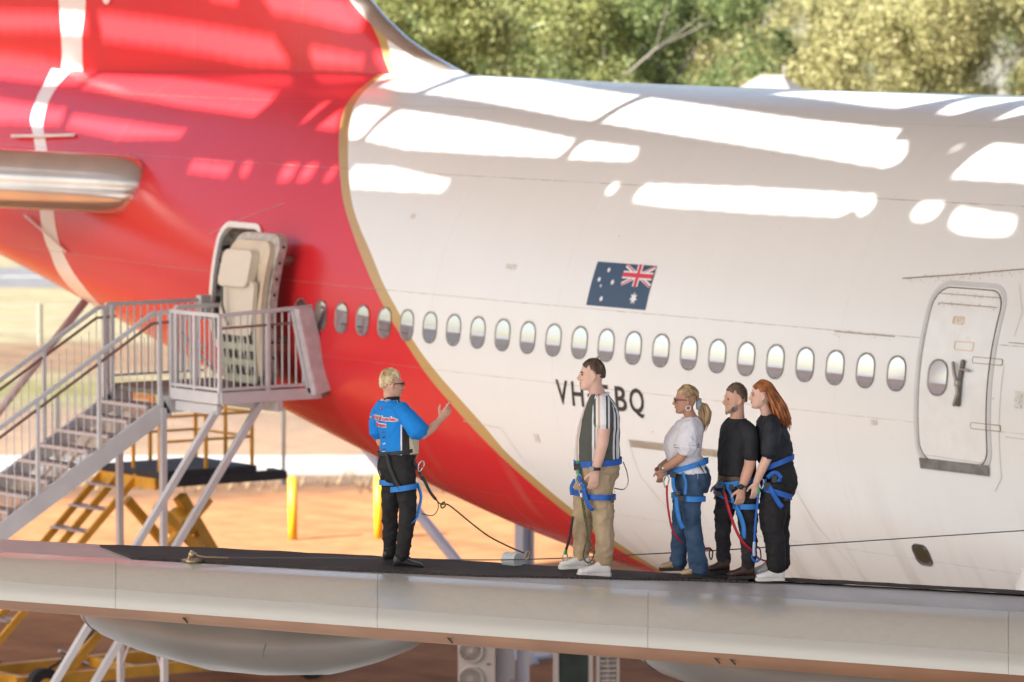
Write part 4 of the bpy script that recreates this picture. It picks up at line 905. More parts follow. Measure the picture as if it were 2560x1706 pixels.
for k in range(16):
    z = .06 + k * .07; v = [AC(.03, .0, z), AC(.24, .0, z), AC(.24, .05, z + .03), AC(.03, .05, z + .03)]; v += [p + Z3 * .012 for p in v]
    add('slat', v, [(3, 2, 1, 0), (4, 5, 6, 7), (0, 1, 5, 4), (1, 2, 6, 5), (2, 3, 7, 6), (3, 0, 4, 7)], M_ACW, lv)
bmh = thing('cross_beam', 'pale blue horizontal beam between column and green panel under the wing', 'beam', Vector((-15.55, 2.6, 0)) + R3 * .72 + N3 * .2, 0)
acbox('web', -.0, .36, 0, .1, .84, .95, M_COLB, bmh); acbox('post', -.18, .0, 0, .12, 0, 1.4, M_COLB, bmh)

# ---------------------------------------------------------------- trees beyond
M_BARK = material('gum_bark', (.17, .15, .12), .8, var=.25, vscale=3, stretch=(1, 1, .3))
def leaf_material(name, c1, c2, c3):
    m = bpy.data.materials.new(name); m.use_nodes = True; n = m.node_tree; L = n.links.new; b = n.nodes['Principled BSDF']; b.inputs['Roughness'].default_value = .5
    b.inputs['Specular IOR Level'].default_value = .35
    g = n.nodes.new('ShaderNodeNewGeometry'); rp = n.nodes.new('ShaderNodeValToRGB'); L(g.outputs['Random Per Island'], rp.inputs[0]); e = rp.color_ramp.elements
    e[0].color = (*c1, 1); e[1].color = (*c3, 1); q = e.new(.55); q.color = (*c2, 1)
    L(rp.outputs[0], b.inputs['Base Color'])
    tl = n.nodes.new('ShaderNodeBsdfTranslucent'); L(rp.outputs[0], tl.inputs[0]); mx = n.nodes.new('ShaderNodeMixShader'); mx.inputs[0].default_value = .42
    L(b.outputs[0], mx.inputs[1]); L(tl.outputs[0], mx.inputs[2]); L(mx.outputs[0], n.nodes['Material Output'].inputs[0])
    return m
LEAF = [leaf_material('leaf_olive', (0.166, 0.186, 0.063), (0.244, 0.264, 0.089), (0.332, 0.322, 0.128)), leaf_material('leaf_green', (0.108, 0.147, 0.054), (0.172, 0.219, 0.077), (0.254, 0.284, 0.107)), leaf_material('leaf_pale', (0.215, 0.215, 0.085), (0.312, 0.293, 0.123), (0.420, 0.371, 0.181))]
def gum_tree_meshes(seed, h, rad, nleaf=34000):
    rnd = np.random.default_rng(seed); tr = MB(); rr = random.Random(seed)
    lean = Vector((rr.uniform(-.1, .1), rr.uniform(-.1, .1), 1)); pts = [Vector((0, 0, -.2))]
    for k in range(1, 7): pts.append(Vector((lean.x * h * k / 7 + rr.uniform(-.12, .12), lean.y * h * k / 7 + rr.uniform(-.12, .12), h * k / 9.5)))
    tr.path(pts, [.15 * (1 - .12 * k) for k in range(7)], 9)
    tips = []
    for k in range(9):
        b0 = pts[rr.randint(2, 6)]; a = rr.uniform(0, 2 * PI); l = rad * rr.uniform(.55, .95); e = b0 + Vector((math.cos(a) * l, math.sin(a) * l, rr.uniform(.15, .4) * h * .6)); e.z = min(e.z, h * .8)
        mid = b0.lerp(e, .5) + Vector((0, 0, .2)); tr.path([b0, mid, e], [.03, .02, .01], 6); tips += [mid, e, b0.lerp(e, .75)]
        for q in range(2):
            e2 = mid + Vector((rr.uniform(-1, 1), rr.uniform(-1, 1), rr.uniform(.2, 1))) * rad * .45; e2.z = min(e2.z, h * .84); tr.path([mid, e2], [.012, .006], 5); tips.append(e2)
    lobes = [np.array(t) for t in tips[1::2]][:9]
    while len(lobes) < 24:
        v = rnd.normal(size=3); v /= np.linalg.norm(v); q = rnd.uniform(.55, .95); lobes.append(np.array([v[0] * rad * q, v[1] * rad * q, h * .64 + v[2] * h * .34 * q]))
    cen = []
    for lb in lobes:
        lr = rnd.uniform(.4, .85)
        for _ in range(15):
            v = rnd.normal(size=3); v /= np.linalg.norm(v); v[2] = v[2] * .8 + .15; cen.append(lb + v * lr * rnd.uniform(.75, 1.05))
    cen = np.array(cen); k = rnd.integers(0, len(cen), nleaf); spread = rnd.uniform(.09, .20, len(cen))
    pos = cen[k] + rnd.normal(size=(nleaf, 3)) * spread[k][:, None]; pos[:, 2] -= rnd.exponential(.12, nleaf); pos[:, 2] = np.maximum(pos[:, 2], .6)
    a = rnd.uniform(0, 2 * PI, nleaf); dr = rnd.uniform(-1.3, .2, nleaf); L_ = rnd.uniform(.07, .16, nleaf); W_ = rnd.uniform(.018, .04, nleaf)
    ax = np.stack([np.cos(a) * np.cos(dr), np.sin(a) * np.cos(dr), np.sin(dr)], 1) * L_[:, None]; tw = rnd.normal(size=(nleaf, 3)); sd_ = np.cross(ax, tw); sd_ /= np.linalg.norm(sd_, axis=1)[:, None]; sd_ *= W_[:, None]
    V = np.stack([pos - sd_ * .3, pos + ax * .5 - sd_, pos + ax, pos + ax * .5 + sd_], 1).reshape(-1, 3)
    F = np.arange(nleaf * 4).reshape(-1, 4)
    tm = mesh_data('trunk', tr.v, tr.f, True, [M_BARK]); cm = bpy.data.meshes.new('crown'); cm.from_pydata(V.tolist(), [], F.tolist()); cm.update()
    return tm, cm
TREE = [gum_tree_meshes(11, 9.4, 3.0), gum_tree_meshes(12, 9.0, 3.4), gum_tree_meshes(13, 9.8, 2.7), gum_tree_meshes(14, 8.6, 3.2)]
def gum(lat, dist, var, leaf, sc, rot, lab):
    t = thing('gum_tree', lab, 'tree', gp(lat, dist), rot, 'gum trees behind the airliner'); t.scale = (sc * 1.04, sc * 1.04, sc * 1.12)
    tm, cm = TREE[var]; link('trunk', tm, t)
    key = (var, leaf)
    if key not in gum.cache:
        c = cm.copy(); c.materials.append(LEAF[leaf]); gum.cache[key] = c
    link('crown', gum.cache[key], t)
gum.cache = {}
ROWS = [  # px across the picture at the tree's middle, distance, variant, leaf, scale, label
    (905, 128, 2, 1, 1.12, 'bright green gum tree half hidden by the leading edge of the tail fin'),
    (1085, 121, 0, 0, 1.10, 'gum tree with bare white trunks just clear of the tail fin'),
    (1260, 134, 1, 1, 1.13, 'dark bushy gum tree, second to stand clear of the tail fin'),
    (1450, 127, 3, 0, 1.19, 'olive gum tree above the blue flag on the fuselage'),
    (1600, 140, 0, 1, 1.14, 'deep green gum tree with blue shadows, above the middle cabin windows'),
    (1735, 131, 2, 1, 1.08, 'tall narrow green gum tree beside the gap with the pale hut roof'),
    (1945, 150, 1, 2, 1.08, 'pale gum tree standing directly behind the small pale hut roof'),
    (2120, 133, 3, 2, 1.16, 'yellowish gum tree above the closed cabin door end of the roofline'),
    (2290, 126, 0, 2, 1.10, 'pale dry gum tree, second from the picture edge on the door side'),
    (2480, 130, 1, 2, 1.12, 'broad pale gum tree at the picture edge on the door side')]
for px, dist, va, le, sc_, lab in ROWS: gum((px - 1280) / 12500 * dist, dist, va, le, sc_, px * .7, lab)
BACK = [(960, 165, 1, 1, 'gum tree in the second row filling the gap behind the white trunks'), (1180, 178, 3, 1, 'shadowed gum tree of the second row, third crown from the fin'), (1370, 160, 2, 0, 'slim second-row gum tree above the flag'),
        (1530, 182, 1, 1, 'dark second-row gum tree behind the olive one'), (1680, 172, 0, 0, 'second-row gum tree whose top touches the pale plain'), (1860, 205, 3, 0, 'farthest gum tree, small in the bright gap above the hut'),
        (2030, 178, 0, 2, 'second-row yellowish gum tree next to the hut'), (2200, 170, 2, 2, 'second-row pale gum tree between the two yellowish ones'), (2380, 182, 3, 1, 'darker second-row gum tree behind the dry ones'), (2560, 168, 0, 2, 'second-row gum tree cut by the picture edge')]
for px, dist, va, le, lab in BACK: gum((px - 1280) / 12500 * dist, dist, va, le, 1.12, px * .37, lab)
# low far scrub on the plain and the hut
hut = thing('hut', 'small pale hut roof with a thin flue, showing over the fuselage among the trees', 'hut', gp((1925 - 1280) / 12500 * 118, 118))
M_HUT = material('hut_roof_pale', (.24, .215, .19), .6, var=.1, vscale=2)
MB().box((-.6, -.5, 0), (.6, .5, 7.55)).build('wall', material('hut_wall', (.55, .5, .45), .8), hut)
v = [(-.85, -.7, 7.5), (.85, -.7, 7.5), (.85, .7, 7.5), (-.85, .7, 7.5), (-.25, 0, 7.98), (.3, 0, 7.98)]; hut.rotation_euler.z = .5
add('roof', v, [(3, 2, 1, 0), (0, 1, 5, 4), (1, 2, 5), (2, 3, 4, 5), (3, 0, 4)], M_HUT, hut)
MB().path([(.35, 0, 7.7), (.35, 0, 8.2)], .03, 8).build('flue', M_HUT, hut)
# dry grass tufts by the fence
rnd = random.Random(3); mb = MB()
for k in range(260):
    lat = rnd.uniform(-14, 6); d_ = rnd.uniform(99.4, 102.6); s_ = rnd.uniform(.06, .28)
    for q in range(5):
        a = rnd.uniform(0, 2 * PI); c = gp(lat, d_); tip = c + Vector((math.cos(a) * s_ * .5, math.sin(a) * s_ * .5, s_)); sd_ = Vector((-math.sin(a), math.cos(a), 0)) * .02
        mb.raw([c - sd_, c + sd_, tip], [(0, 1, 2)])
tag(mb.build('dry_grass', material('dry_grass_straw', (.30, .22, .12), .9)), 'dry straw tufts along the foot of the wire fence', 'grass', kind='stuff')
# ---------------------------------------------------------------- walkway mats and lifeline on the wing
def matz(p):
    n = Vector((-.017, -.045, -.999)); a = Vector((4.723, -17.245, 5.614)); return a.z - ((p[0] - a.x) * n.x + (p[1] - a.y) * n.y) / n.z
def rubber():
    m = bpy.data.materials.new('ribbed_rubber'); m.use_nodes = True; n = m.node_tree; L = n.links.new; b = n.nodes['Principled BSDF']
    b.inputs['Base Color'].default_value = (.028, .026, .026, 1); b.inputs['Roughness'].default_value = .75; b.inputs['Specular IOR Level'].default_value = .3
    tc = n.nodes.new('ShaderNodeTexCoord'); mp = n.nodes.new('ShaderNodeMapping'); mp.inputs['Rotation'].default_value = (0, 0, .9); L(tc.outputs['Object'], mp.inputs[0])
    wv = n.nodes.new('ShaderNodeTexWave'); wv.inputs['Scale'].default_value = 16; wv.inputs['Distortion'].default_value = .3; L(mp.outputs[0], wv.inputs[0])
    bp = n.nodes.new('ShaderNodeBump'); bp.inputs['Strength'].default_value = .8; bp.inputs['Distance'].default_value = .01; L(wv.outputs[0], bp.inputs['Height']); L(bp.outputs[0], b.inputs['Normal'])
    t = n.nodes.new('ShaderNodeTexNoise'); t.inputs['Scale'].default_value = 2.5; t.inputs['Detail'].default_value = 6; L(tc.outputs['Object'], t.inputs[0])
    rp = n.nodes.new('ShaderNodeValToRGB'); rp.color_ramp.elements[0].color = (.03, .026, .025, 1); rp.color_ramp.elements[1].color = (.075, .062, .057, 1); L(t.outputs[0], rp.inputs[0]); L(rp.outputs[0], b.inputs['Base Color'])
    return m
M_RUB = rubber()
def mat_slab(name, front, back, lab, th=.018, lift=.003):
    n = 40
    def samp(pts):
        P = [Vector((p[0], p[1], 0)) for p in pts]; out = []
        for k in range(n):
            u = k / (n - 1) * (len(P) - 1); i = min(int(u), len(P) - 2); q = P[i].lerp(P[i + 1], u - i); out.append(q)
        return out
    A, B = samp(front), samp(back); rnd = random.Random(len(front)); v = []; f = []
    for k in range(n):
        for P, e in ((A[k], 0), (A[k].lerp(B[k], .5), 0), (B[k], 0), (B[k] + CH * .28, -.035)):
            z = matz(P) + lift + e + (rnd.uniform(-.003, .004)); v += [Vector((P.x, P.y, z + th)), Vector((P.x, P.y, z - .01))]
    for k in range(n - 1):
        a, c = k * 8, (k + 1) * 8
        for j in (0, 2, 4): f += [(a + j, c + j, c + j + 2, a + j + 2), (a + j + 1, a + j + 3, c + j + 3, c + j + 1)]
        f += [(a, a + 1, c + 1, c), (a + 6, c + 6, c + 7, a + 7)]
    f += [(0, 2, 3, 1), (2, 4, 5, 3), (4, 6, 7, 5)]; e = (n - 1) * 8; f += [(e, e + 1, e + 3, e + 2), (e + 2, e + 3, e + 5, e + 4), (e + 4, e + 5, e + 7, e + 6)]
    return tag(add(name, v, f, M_RUB), lab, 'mat', 'rubber mats on the wing')
mat_slab('walkway_mat', [(5.695, -16.561), (6.1, -16.08), (6.5, -15.62), (6.837, -15.23), (7.2, -14.74), (7.533, -14.283), (7.88, -13.5), (8.203, -12.741), (8.464, -12.272)],
         [(4.805, -16.318), (5.2, -15.5), (5.57, -15.05), (5.933, -14.601), (6.25, -14.23), (6.560, -13.871), (7.1, -13.3), (7.883, -12.484), (8.25, -12.08)], 'long black ribbed rubber mat under the feet of the guide and the man in stripes')
mat_slab('walkway_mat', [(8.13, -12.47), (8.40, -12.02), (8.62, -11.80), (9.2, -11.10), (9.86, -10.42), (11.5, -8.6)], [(7.95, -12.38), (8.22, -12.05), (8.503, -11.762), (9.1, -11.06), (9.759, -10.353), (11.4, -8.5)], 'thin black rubber mat running from the red-haired woman towards the wing root', .012, .022)
M_CABLE = material('wire_rope', (.17, .16, .155), .45, .5)
cpts = [(6.034, -16.199, 5.585), (6.53, -14.98, 5.545), (7.06, -13.67, 5.49), (7.75, -12.45, 5.53), (8.35, -11.63, 5.59), (9.46, -10.13, 5.712), (12.5, -6.0, 6.05)]
cbl = thing('lifeline_cable', 'taut dark steel lifeline cable stretched along the wing behind the walkers', 'cable', cpts[0]); c0 = Vector(cpts[0])
MB().path(curve_pts([Vector(p) - c0 for p in cpts], 40), .0055, 6, caps=False).build('wire', M_CABLE, cbl, True)
M_BRASS = material('anchor_brass', (.42, .33, .20), .4, .7)
mb = MB(); mb.box((-.06, -.06, -.035), (.06, .06, -.01)); mb.path([(-.02, -.02, -.02), (0, 0, .06), (.02, .03, .03)], .014, 8); mb.path([(.0, .0, .03), (.05, .10, .005), (.12, .28, -.008)], .009, 6); mb.ball((0, 0, .03), .028); mb.build('anchor', M_BRASS, cbl, True)
dk = thing('cable_stanchion', 'small white round stanchion holding the lifeline beside the carabiner', 'stanchion', (6.98, -13.60, 5.455))
mb = MB(); a = -R3 * .0; mb.path([-R3 * .06 + N3 * .05 + Z3 * .02, R3 * .045 - N3 * .04 + Z3 * .02], .064, 24, caps=False); mb.build('drum', material('drum_white', (.62, .66, .64), .45), dk, False)
MB().path([(0, 0, -.10), (0, 0, .0)], .05, 10).build('stand', M_CABLE, dk)

# ---------------------------------------------------------------- people
def smooth_noise(me, amp, freq, seed=0.0, stretch=(1, 1, 1), ridge=False):
    me.update(); nv = len(me.vertices); co = np.empty(nv * 3); me.vertices.foreach_get('co', co); co = co.reshape(-1, 3); no = np.empty(nv * 3); me.vertices.foreach_get('normal', no); no = no.reshape(-1, 3)
    d_ = np.array([noise.noise(Vector((c[0] * freq * stretch[0] + seed, c[1] * freq * stretch[1], c[2] * freq * stretch[2]))) for c in co])
    d2 = np.array([noise.noise(Vector((c[0] * freq * 2.3 * stretch[0], c[1] * freq * 2.3 * stretch[1] + seed, c[2] * freq * 2.3 * stretch[2]))) for c in co])
    if ridge: d_ = (1 - np.abs(d_) * 2.2) ** 3 * .9; d2 = (1 - np.abs(d2) * 2.2) * .25
    co += no * ((d_ + .5 * d2) * amp)[:, None]; me.vertices.foreach_set('co', co.ravel()); me.update()
def fuse(name, mb, voxel, smooth, mat, parent, wr=0, wf=6, seed=0.0, stretch=(1, 1, 1)):
    """melts the pieces into one continuous skin"""
    o = mb.build('melt', None); m1 = o.modifiers.new('r', 'REMESH'); m1.mode = 'VOXEL'; m1.voxel_size = voxel
    if smooth: m2 = o.modifiers.new('s', 'SMOOTH'); m2.factor = .5; m2.iterations = smooth
    me = evaluated(o); bpy.data.objects.remove(o); me.materials.clear(); me.materials.append(mat); me.name = name
    if wr: smooth_noise(me, wr, wf, seed, stretch)
    if name in ('trousers', 'jeans'): smooth_noise(me, .009, 5.5, seed + 3.3, (1, 1, 2.2), True); smooth_noise(me, .004, 14, seed + 7.7, (1.5, 1.5, 1.0))
    elif wr: smooth_noise(me, wr * 1.1, wf * .9, seed + 5.1, (1.3, 1.3, .9), True); smooth_noise(me, wr * .4, wf * 2.2, seed + 9.1, (1.6, 1.6, .7))
    surf_smooth(me)
    return link(name, me, parent)
def L3(p): return Vector((p[0], -p[1], p[2]))                     # (right, towards the viewer, up) to the person's own axes

class Fig:
    def __init__(s, label, loc, face, skin_m):
        s.root = thing('person', label, 'person', loc, PI / 2 - YAW); s.phi = math.radians(face); s.skin = skin_m
        s.F = Vector((math.cos(s.phi), -math.sin(s.phi), 0)); s.S = Z3.cross(s.F)            # forward, left
        s.body = MB()
    def ring(s, c, rf, rs, n=22, sq=2.3, F=None):
        c = Vector(c); F = F or s.F; S_ = Z3.cross(F); out = []
        for j in range(n):
            a = 2 * PI * j / n; ca, sa = math.cos(a), math.sin(a); out.append(c + F * rf * math.copysign(abs(ca) ** (2 / sq), ca) + S_ * rs * math.copysign(abs(sa) ** (2 / sq), sa))
        return out
    def torso(s, rows, grow=0.0, mb=None):
        """rows: (z, a, b, half depth, half width)"""
        mb = mb or MB(); mb.loft([s.ring(L3((a, b, z)), rf + grow, rs + grow) for z, a, b, rf, rs in rows]); return mb
    def head(s, c, face, H=.225, tilt=0.0, jaw=1.0):
        ph = math.radians(face); F = Vector((math.cos(ph), -math.sin(ph), 0)); S_ = Z3.cross(F); c = L3(c); k = H / .23
        q = Quaternion(S_, -tilt)
        s.hF, s.hS, s.hc, s.hk, s.hq = F, S_, c, k, q
        s.hp = lambda f, l, u: c + q @ (F * f * k + S_ * l * k + Z3 * u * k)
        rows = [(-.115, .072, .03, .022), (-.104, .086, 0, .038), (-.085, .088, -.03, .052), (-.06, .086, -.06, .061), (-.03, .085, -.08, .067), (0, .083, -.092, .071), (.03, .088, -.098, .074), (.06, .083, -.098, .075), (.085, .067, -.088, .067), (.105, .04, -.06, .047), (.115, .0, -.03, .02)]
        rings = []
        for u, f, b_, w_ in rows:
            m = (f + b_) / 2; r_ = (f - b_) / 2; w_ *= jaw if u < -.05 else 1
            rings.append([s.hp(m + r_ * math.copysign(abs(math.cos(a)) ** .9, math.cos(a)), w_ * math.copysign(abs(math.sin(a)) ** .85, math.sin(a)), u) for a in [2 * PI * j / 24 for j in range(24)]])
        B = s.body; B.loft(rings)
        B.path([s.hp(.082, 0, .028), s.hp(.096, 0, .0), s.hp(.112, 0, -.024), s.hp(.098, 0, -.036)], [.009 * k, .011 * k, .013 * k, .010 * k], 8)
        for l in (-.013, .013): B.ball(s.hp(.095, l, -.03), .009 * k, .009 * k, .007 * k, 8, 6)
        B.ball(s.hp(.083, 0, -.056), .012 * k, .022 * k, .007 * k, 10, 6, Matrix.Rotation(math.atan2(F.y, F.x), 3, 'Z')); B.ball(s.hp(.081, 0, -.068), .012 * k, .019 * k, .007 * k, 10, 6, Matrix.Rotation(math.atan2(F.y, F.x), 3, 'Z'))
        B.ball(s.hp(.078, 0, -.098), .016 * k, .02 * k, .014 * k, 10, 6)
        B.path([s.hp(.083, -.04, .024), s.hp(.089, 0, .026), s.hp(.083, .04, .024)], .008 * k, 8)
        for l in (-1, 1):
            B.ball(s.hp(.066, .034 * l, -.022), .02 * k, .02 * k, .018 * k, 8, 6)
            B.path([s.hp(-.002, .074 * l, .018), s.hp(-.016, .082 * l, .016), s.hp(-.02, .084 * l, -.006), s.hp(-.008, .076 * l, -.034)], [.009 * k, .011 * k, .011 * k, .007 * k], 8)
    def neck(s, base, r=.058):
        s.body.path([L3(base) - Z3 * .06, L3(base), s.hp(-.02, 0, -.085), s.hp(-.02, 0, -.03)], [r * 1.25, r * 1.05, r * .93, r * .9], 14)
    def limb(s, pts, rads, mb=None, n=14, sub=10):
        mb = mb or s.body; P = curve_pts([L3(p) for p in pts], sub); m = len(rads) - 1; R_ = []
        for k in range(sub + 1):
            u = k / sub * m; i = min(int(u), m - 1); t = u - i
            a, b_ = rads[i], rads[i + 1]
            R_.append(a + (b_ - a) * t if not isinstance(a, tuple) else (a[0] + (b_[0] - a[0]) * t, a[1] + (b_[1] - a[1]) * t))
        mb.path(P, R_, n); return mb
    def hand(s, wrist, d, side, curl=.5, thumb=1, k=1.0, spread=.0, curls=None):
        """d: direction of the fingers, side: across the palm from little finger to index, both in (right, viewer, up)"""
        w = L3(wrist); d = L3(d).normalized(); sd_ = L3(side); sd_ = (sd_ - d * sd_.dot(d)).normalized(); pn = d.cross(sd_) * thumb     # palm faces pn
        B = s.body
        B.path([w - d * .02, w + d * .03 * k, w + d * .085 * k], [(.027 * k, .019 * k), (.036 * k, .016 * k), (.040 * k, .013 * k)], 10, up=pn)
        for i, (o, l) in enumerate(((-.030, .062), (-.010, .074), (.011, .078), (.031, .070))):
            c_ = curls[i] if curls else curl; p = w + d * .078 * k + sd_ * o * k; t = (d + sd_ * spread * (o / .03)).normalized(); pts = [p - d * .02]; ang = 0
            for q, fr in enumerate((.45, .30, .25)):
                ang += c_ * (.55, .8, .6)[q]; dv = t * math.cos(ang) + pn * math.sin(ang); p = p + dv * l * fr * k; pts.append(p)
            B.path(pts, [.0095 * k, .009 * k, .0085 * k, .007 * k], 8)
        p = w + d * .02 * k + sd_ * .03 * k; a = p + (d * .6 + sd_ * .55 + pn * .35).normalized() * .045 * k; c_ = a + (d * .85 + sd_ * .15 + pn * .5).normalized() * .034 * k
        B.path([w + d * .005, p, a, c_], [.014 * k, .014 * k, .0115 * k, .009 * k], 8)
    def flesh(s, voxel=.0065): 
        s.bodyo = fuse('body', s.body, voxel, 2, s.skin, s.root); return s.bodyo
    def eyes(s, sides=(-1, 1)):
        for l in sides:
            e = MB().ball(s.hp(.079, .033 * l, .008), .008 * s.hk, .012 * s.hk, .006 * s.hk, 10, 6).build('eye', material('eye_dark', (.05, .035, .03), .2), s.root, True)
    def lips(s, mat):
        MB().path([s.hp(.078, -.02, -.06), s.hp(.0925, -.008, -.058), s.hp(.0935, 0, -.0595), s.hp(.0925, .008, -.058), s.hp(.078, .02, -.06)], [.003, .0055, .0065, .0055, .003], 8).build('lips', mat, s.root, True)
    def brows(s, mat):
        mb = MB()
        for l in (-1, 1): mb.path([s.hp(.091, .012 * l, .024), s.hp(.088, .034 * l, .03), s.hp(.073, .056 * l, .024)], .0045 * s.hk, 6)
        mb.build('eyebrows', mat, s.root, True)
    def glasses(s, mat):
        mb = MB(); k = s.hk
        for l in (-1, 1):
            mb.path([s.hp(.10 - abs(math.cos(a)) * .002, l * (.036 + .025 * math.cos(a)), .008 + .018 * math.sin(a)) for a in [2 * PI * j / 14 for j in range(15)]], .0035 * k, 6, caps=False)
            mb.path([s.hp(.098, .06 * l, .014), s.hp(.05, .077 * l, .014), s.hp(-.012, .08 * l, .012), s.hp(-.022, .081 * l, -.006)], .0038 * k, 6)
        mb.path([s.hp(.101, -.011, .012), s.hp(.105, 0, .015), s.hp(.101, .011, .012)], .003 * k, 6); mb.build('glasses', mat, s.root, True)
    def scalp(s, f, l, grow=0.0):
        """point on the skull: f = angle from the forehead over the crown to the nape, l = angle to the side"""
        a, b_ = f, l; return s.hp((-.006 + (.096 + grow) * math.cos(a) * math.cos(b_)), (.078 + grow) * math.sin(b_), .018 + (.103 + grow) * math.sin(a) * math.cos(b_))
    def shoe(s, heel, toe, mat, sole, h=.085, w=.045, high=.0, name='shoe', tongue=None):
        a, b_ = L3(heel), L3(toe); d = (b_ - a); ln = d.length; d.normalize(); up = Z3; mb = MB(); sec = [(-.01, .6, .55), (.04, .92, .95), (.12, .95, 1.05 + high), (.30, .86, 1.0 + high), (.48, .92, .70), (.70, 1.06, .50), (.88, .95, .42), (.97, .6, .30)]
        rings = []; sdv = Z3.cross(d)
        for t, ww, hh in sec: rings.append([a + d * ln * t + sdv * w * ww * math.copysign(abs(math.cos(q)) ** .8, math.cos(q)) + up * (.018 + h * hh * .5 + h * hh * .5 * math.copysign(abs(math.sin(q)) ** .75, math.sin(q))) for q in [2 * PI * j / 18 for j in range(18)]])
        mb.loft(rings); o = fuse(name, mb, .006, 3, mat, s.root)
        so_ = MB(); ol = [(-.03, .55), (.02, .9), (.2, .95), (.45, .92), (.7, 1.1), (.9, 1.0), (1.0, .62)]
        P = [a + d * ln * t + sdv * w * ww * 1.04 for t, ww in ol] + [a + d * ln * t - sdv * w * ww * 1.04 for t, ww in reversed(ol)]
        so_.loft([[p + up * .0 for p in P], [p + up * .026 for p in P]]); so_.build('sole', sole, o)
        return o
    def band(s, c, rf, rs, wd, mat, name, tilt=(0, 0), F=None, parent=None, arc=(0, 2 * PI), sq=2.3, th=.006):
        """webbing belt: an oval strap round the body; tilt raises it towards (right, viewer)"""
        F = F or s.F; S_ = Z3.cross(F); c = L3(c); v = []; f = []; n = 40
        for j in range(n + 1):
            a = arc[0] + (arc[1] - arc[0]) * j / n; ca, sa = math.cos(a), math.sin(a); r_ = F * math.copysign(abs(ca) ** (2 / sq), ca) * rf + S_ * math.copysign(abs(sa) ** (2 / sq), sa) * rs
            z = r_.x * tilt[0] - r_.y * tilt[1]; o = r_.normalized() * th
            for q, hh in ((r_, -wd / 2), (r_, wd / 2), (r_ + o, wd / 2), (r_ + o, -wd / 2)): v.append(c + q + Z3 * (z + hh))
        for j in range(n):
            for i in range(4): f.append((j * 4 + i, j * 4 + (i + 1) % 4, (j + 1) * 4 + (i + 1) % 4, (j + 1) * 4 + i))
        return add(name, v, f, mat, parent or s.root, False)
    def strap(s, pts, wd, side, mat, name='strap', th=.004, parent=None, n=16):
        return MB().ribbon(curve_pts([L3(p) for p in pts], n), wd, L3(side), th).build(name, mat, parent or s.root, True)
    def rope(s, pts, r, mat, name='lanyard', n=30, parent=None):
        return MB().path(curve_pts([L3(p) for p in pts], n), r, 7).build(name, mat, parent or s.root, True)
    def karabiner(s, c, h, mat, d=(0, 0, 1), w=.5, name='carabiner', r=.006):
        c = L3(c); d = L3(d).normalized(); sd_ = d.cross(L3((0, 1, 0))).normalized(); P = [c + d * h / 2 * math.sin(a) + sd_ * h * w / 2 * math.cos(a) * (1 if math.sin(a) > 0 else .8) for a in [2 * PI * j / 20 for j in range(21)]]
        return MB().path(P, r, 6, caps=False).build(name, mat, s.root, True)

def cloth(name, col, var=.12, rough=.85, vscale=5, sheen=.0, bump=.0):
    return material(name, col, rough, var=var, vscale=vscale, sheen=sheen, spec=.25, bump=bump, bscale=120)
def skin_mat(name, col): return material(name, col, .5, sss=.12, var=.06, vscale=14, spec=.35)
SK1, SK2, SK3 = skin_mat('skin_fair', (.58, .33, .235)), skin_mat('skin_light', (.64, .40, .31)), skin_mat('skin_tan', (.43, .23, .155))
BLUE = material('webbing_blue', (.010, .10, .42), .6, var=.15, vscale=14); BLUE2 = material('webbing_bright_blue', (.02, .19, .55), .6, var=.12, vscale=14); REDW = material('webbing_red', (.40, .012, .03), .6, var=.15, vscale=14); BLKW = material('webbing_black', (.018, .018, .018), .65)
STEEL = material('karabiner_steel', (.45, .44, .42), .3, .9); DKM = material('buckle_dark', (.03, .03, .033), .45, .3); ROPE = material('rope_black', (.02, .022, .018), .8, var=.5, vscale=90, var2=(.16, .15, .05)); GREENB = material('clip_green', (.02, .35, .08), .4)
def hair_mat(name, c1, c2):
    m = material(name, c1, .42, var=.5, vscale=30, var2=c2, spec=.4, stretch=(1, 1, .25)); return m
def clumps(fig, name, mat, paths, n=6):
    mb = MB()
    for P, r_ in paths:
        m = len(P); mb.path(P, [r_ * (.75 if k == 0 else 1.0 if k < m * .6 else max(.18, 1.25 - 1.2 * k / (m - 1))) for k in range(m)], n)
    return mb.build(name, mat, fig.root, True)
def short_hair(fig, seed, mat, top, side, n=620, wild=.15, up=.5, fmin=.6, fmax=3.4):
    """cropped hair: lies down and back on sides and nape, lifts on the crown"""
    rnd = random.Random(seed); P = []
    while len(P) < n:
        f_ = rnd.uniform(fmin, fmax); l = rnd.uniform(-1.32, 1.32)
        if f_ < 1.05 and abs(l) > .8: continue
        if f_ > 2.95 and abs(l) > .85: continue
        if 1.05 < f_ < 1.45 and abs(l) > 1.22: continue
        a = fig.scalp(f_, l, -.002); lift = max(0, math.sin(f_)) * math.cos(l); tl = side + (top - side) * lift ** 2
        back = (fig.scalp(f_ + .3, l, .004) - fig.scalp(f_, l, .0)).normalized(); out = (fig.scalp(f_, l, .05) - a).normalized()
        d_ = (back * (1 - up * lift) + out * (.12 + up * lift)).normalized(); w_ = Vector((rnd.uniform(-1, 1), rnd.uniform(-1, 1), rnd.uniform(-.6, 1))) * wild
        P.append(([a, a + (d_ * .9 + out * .25) * tl * .45, a + (d_ + w_).normalized() * tl * rnd.uniform(.75, 1.15)], rnd.uniform(.005, .0078)))
    return P
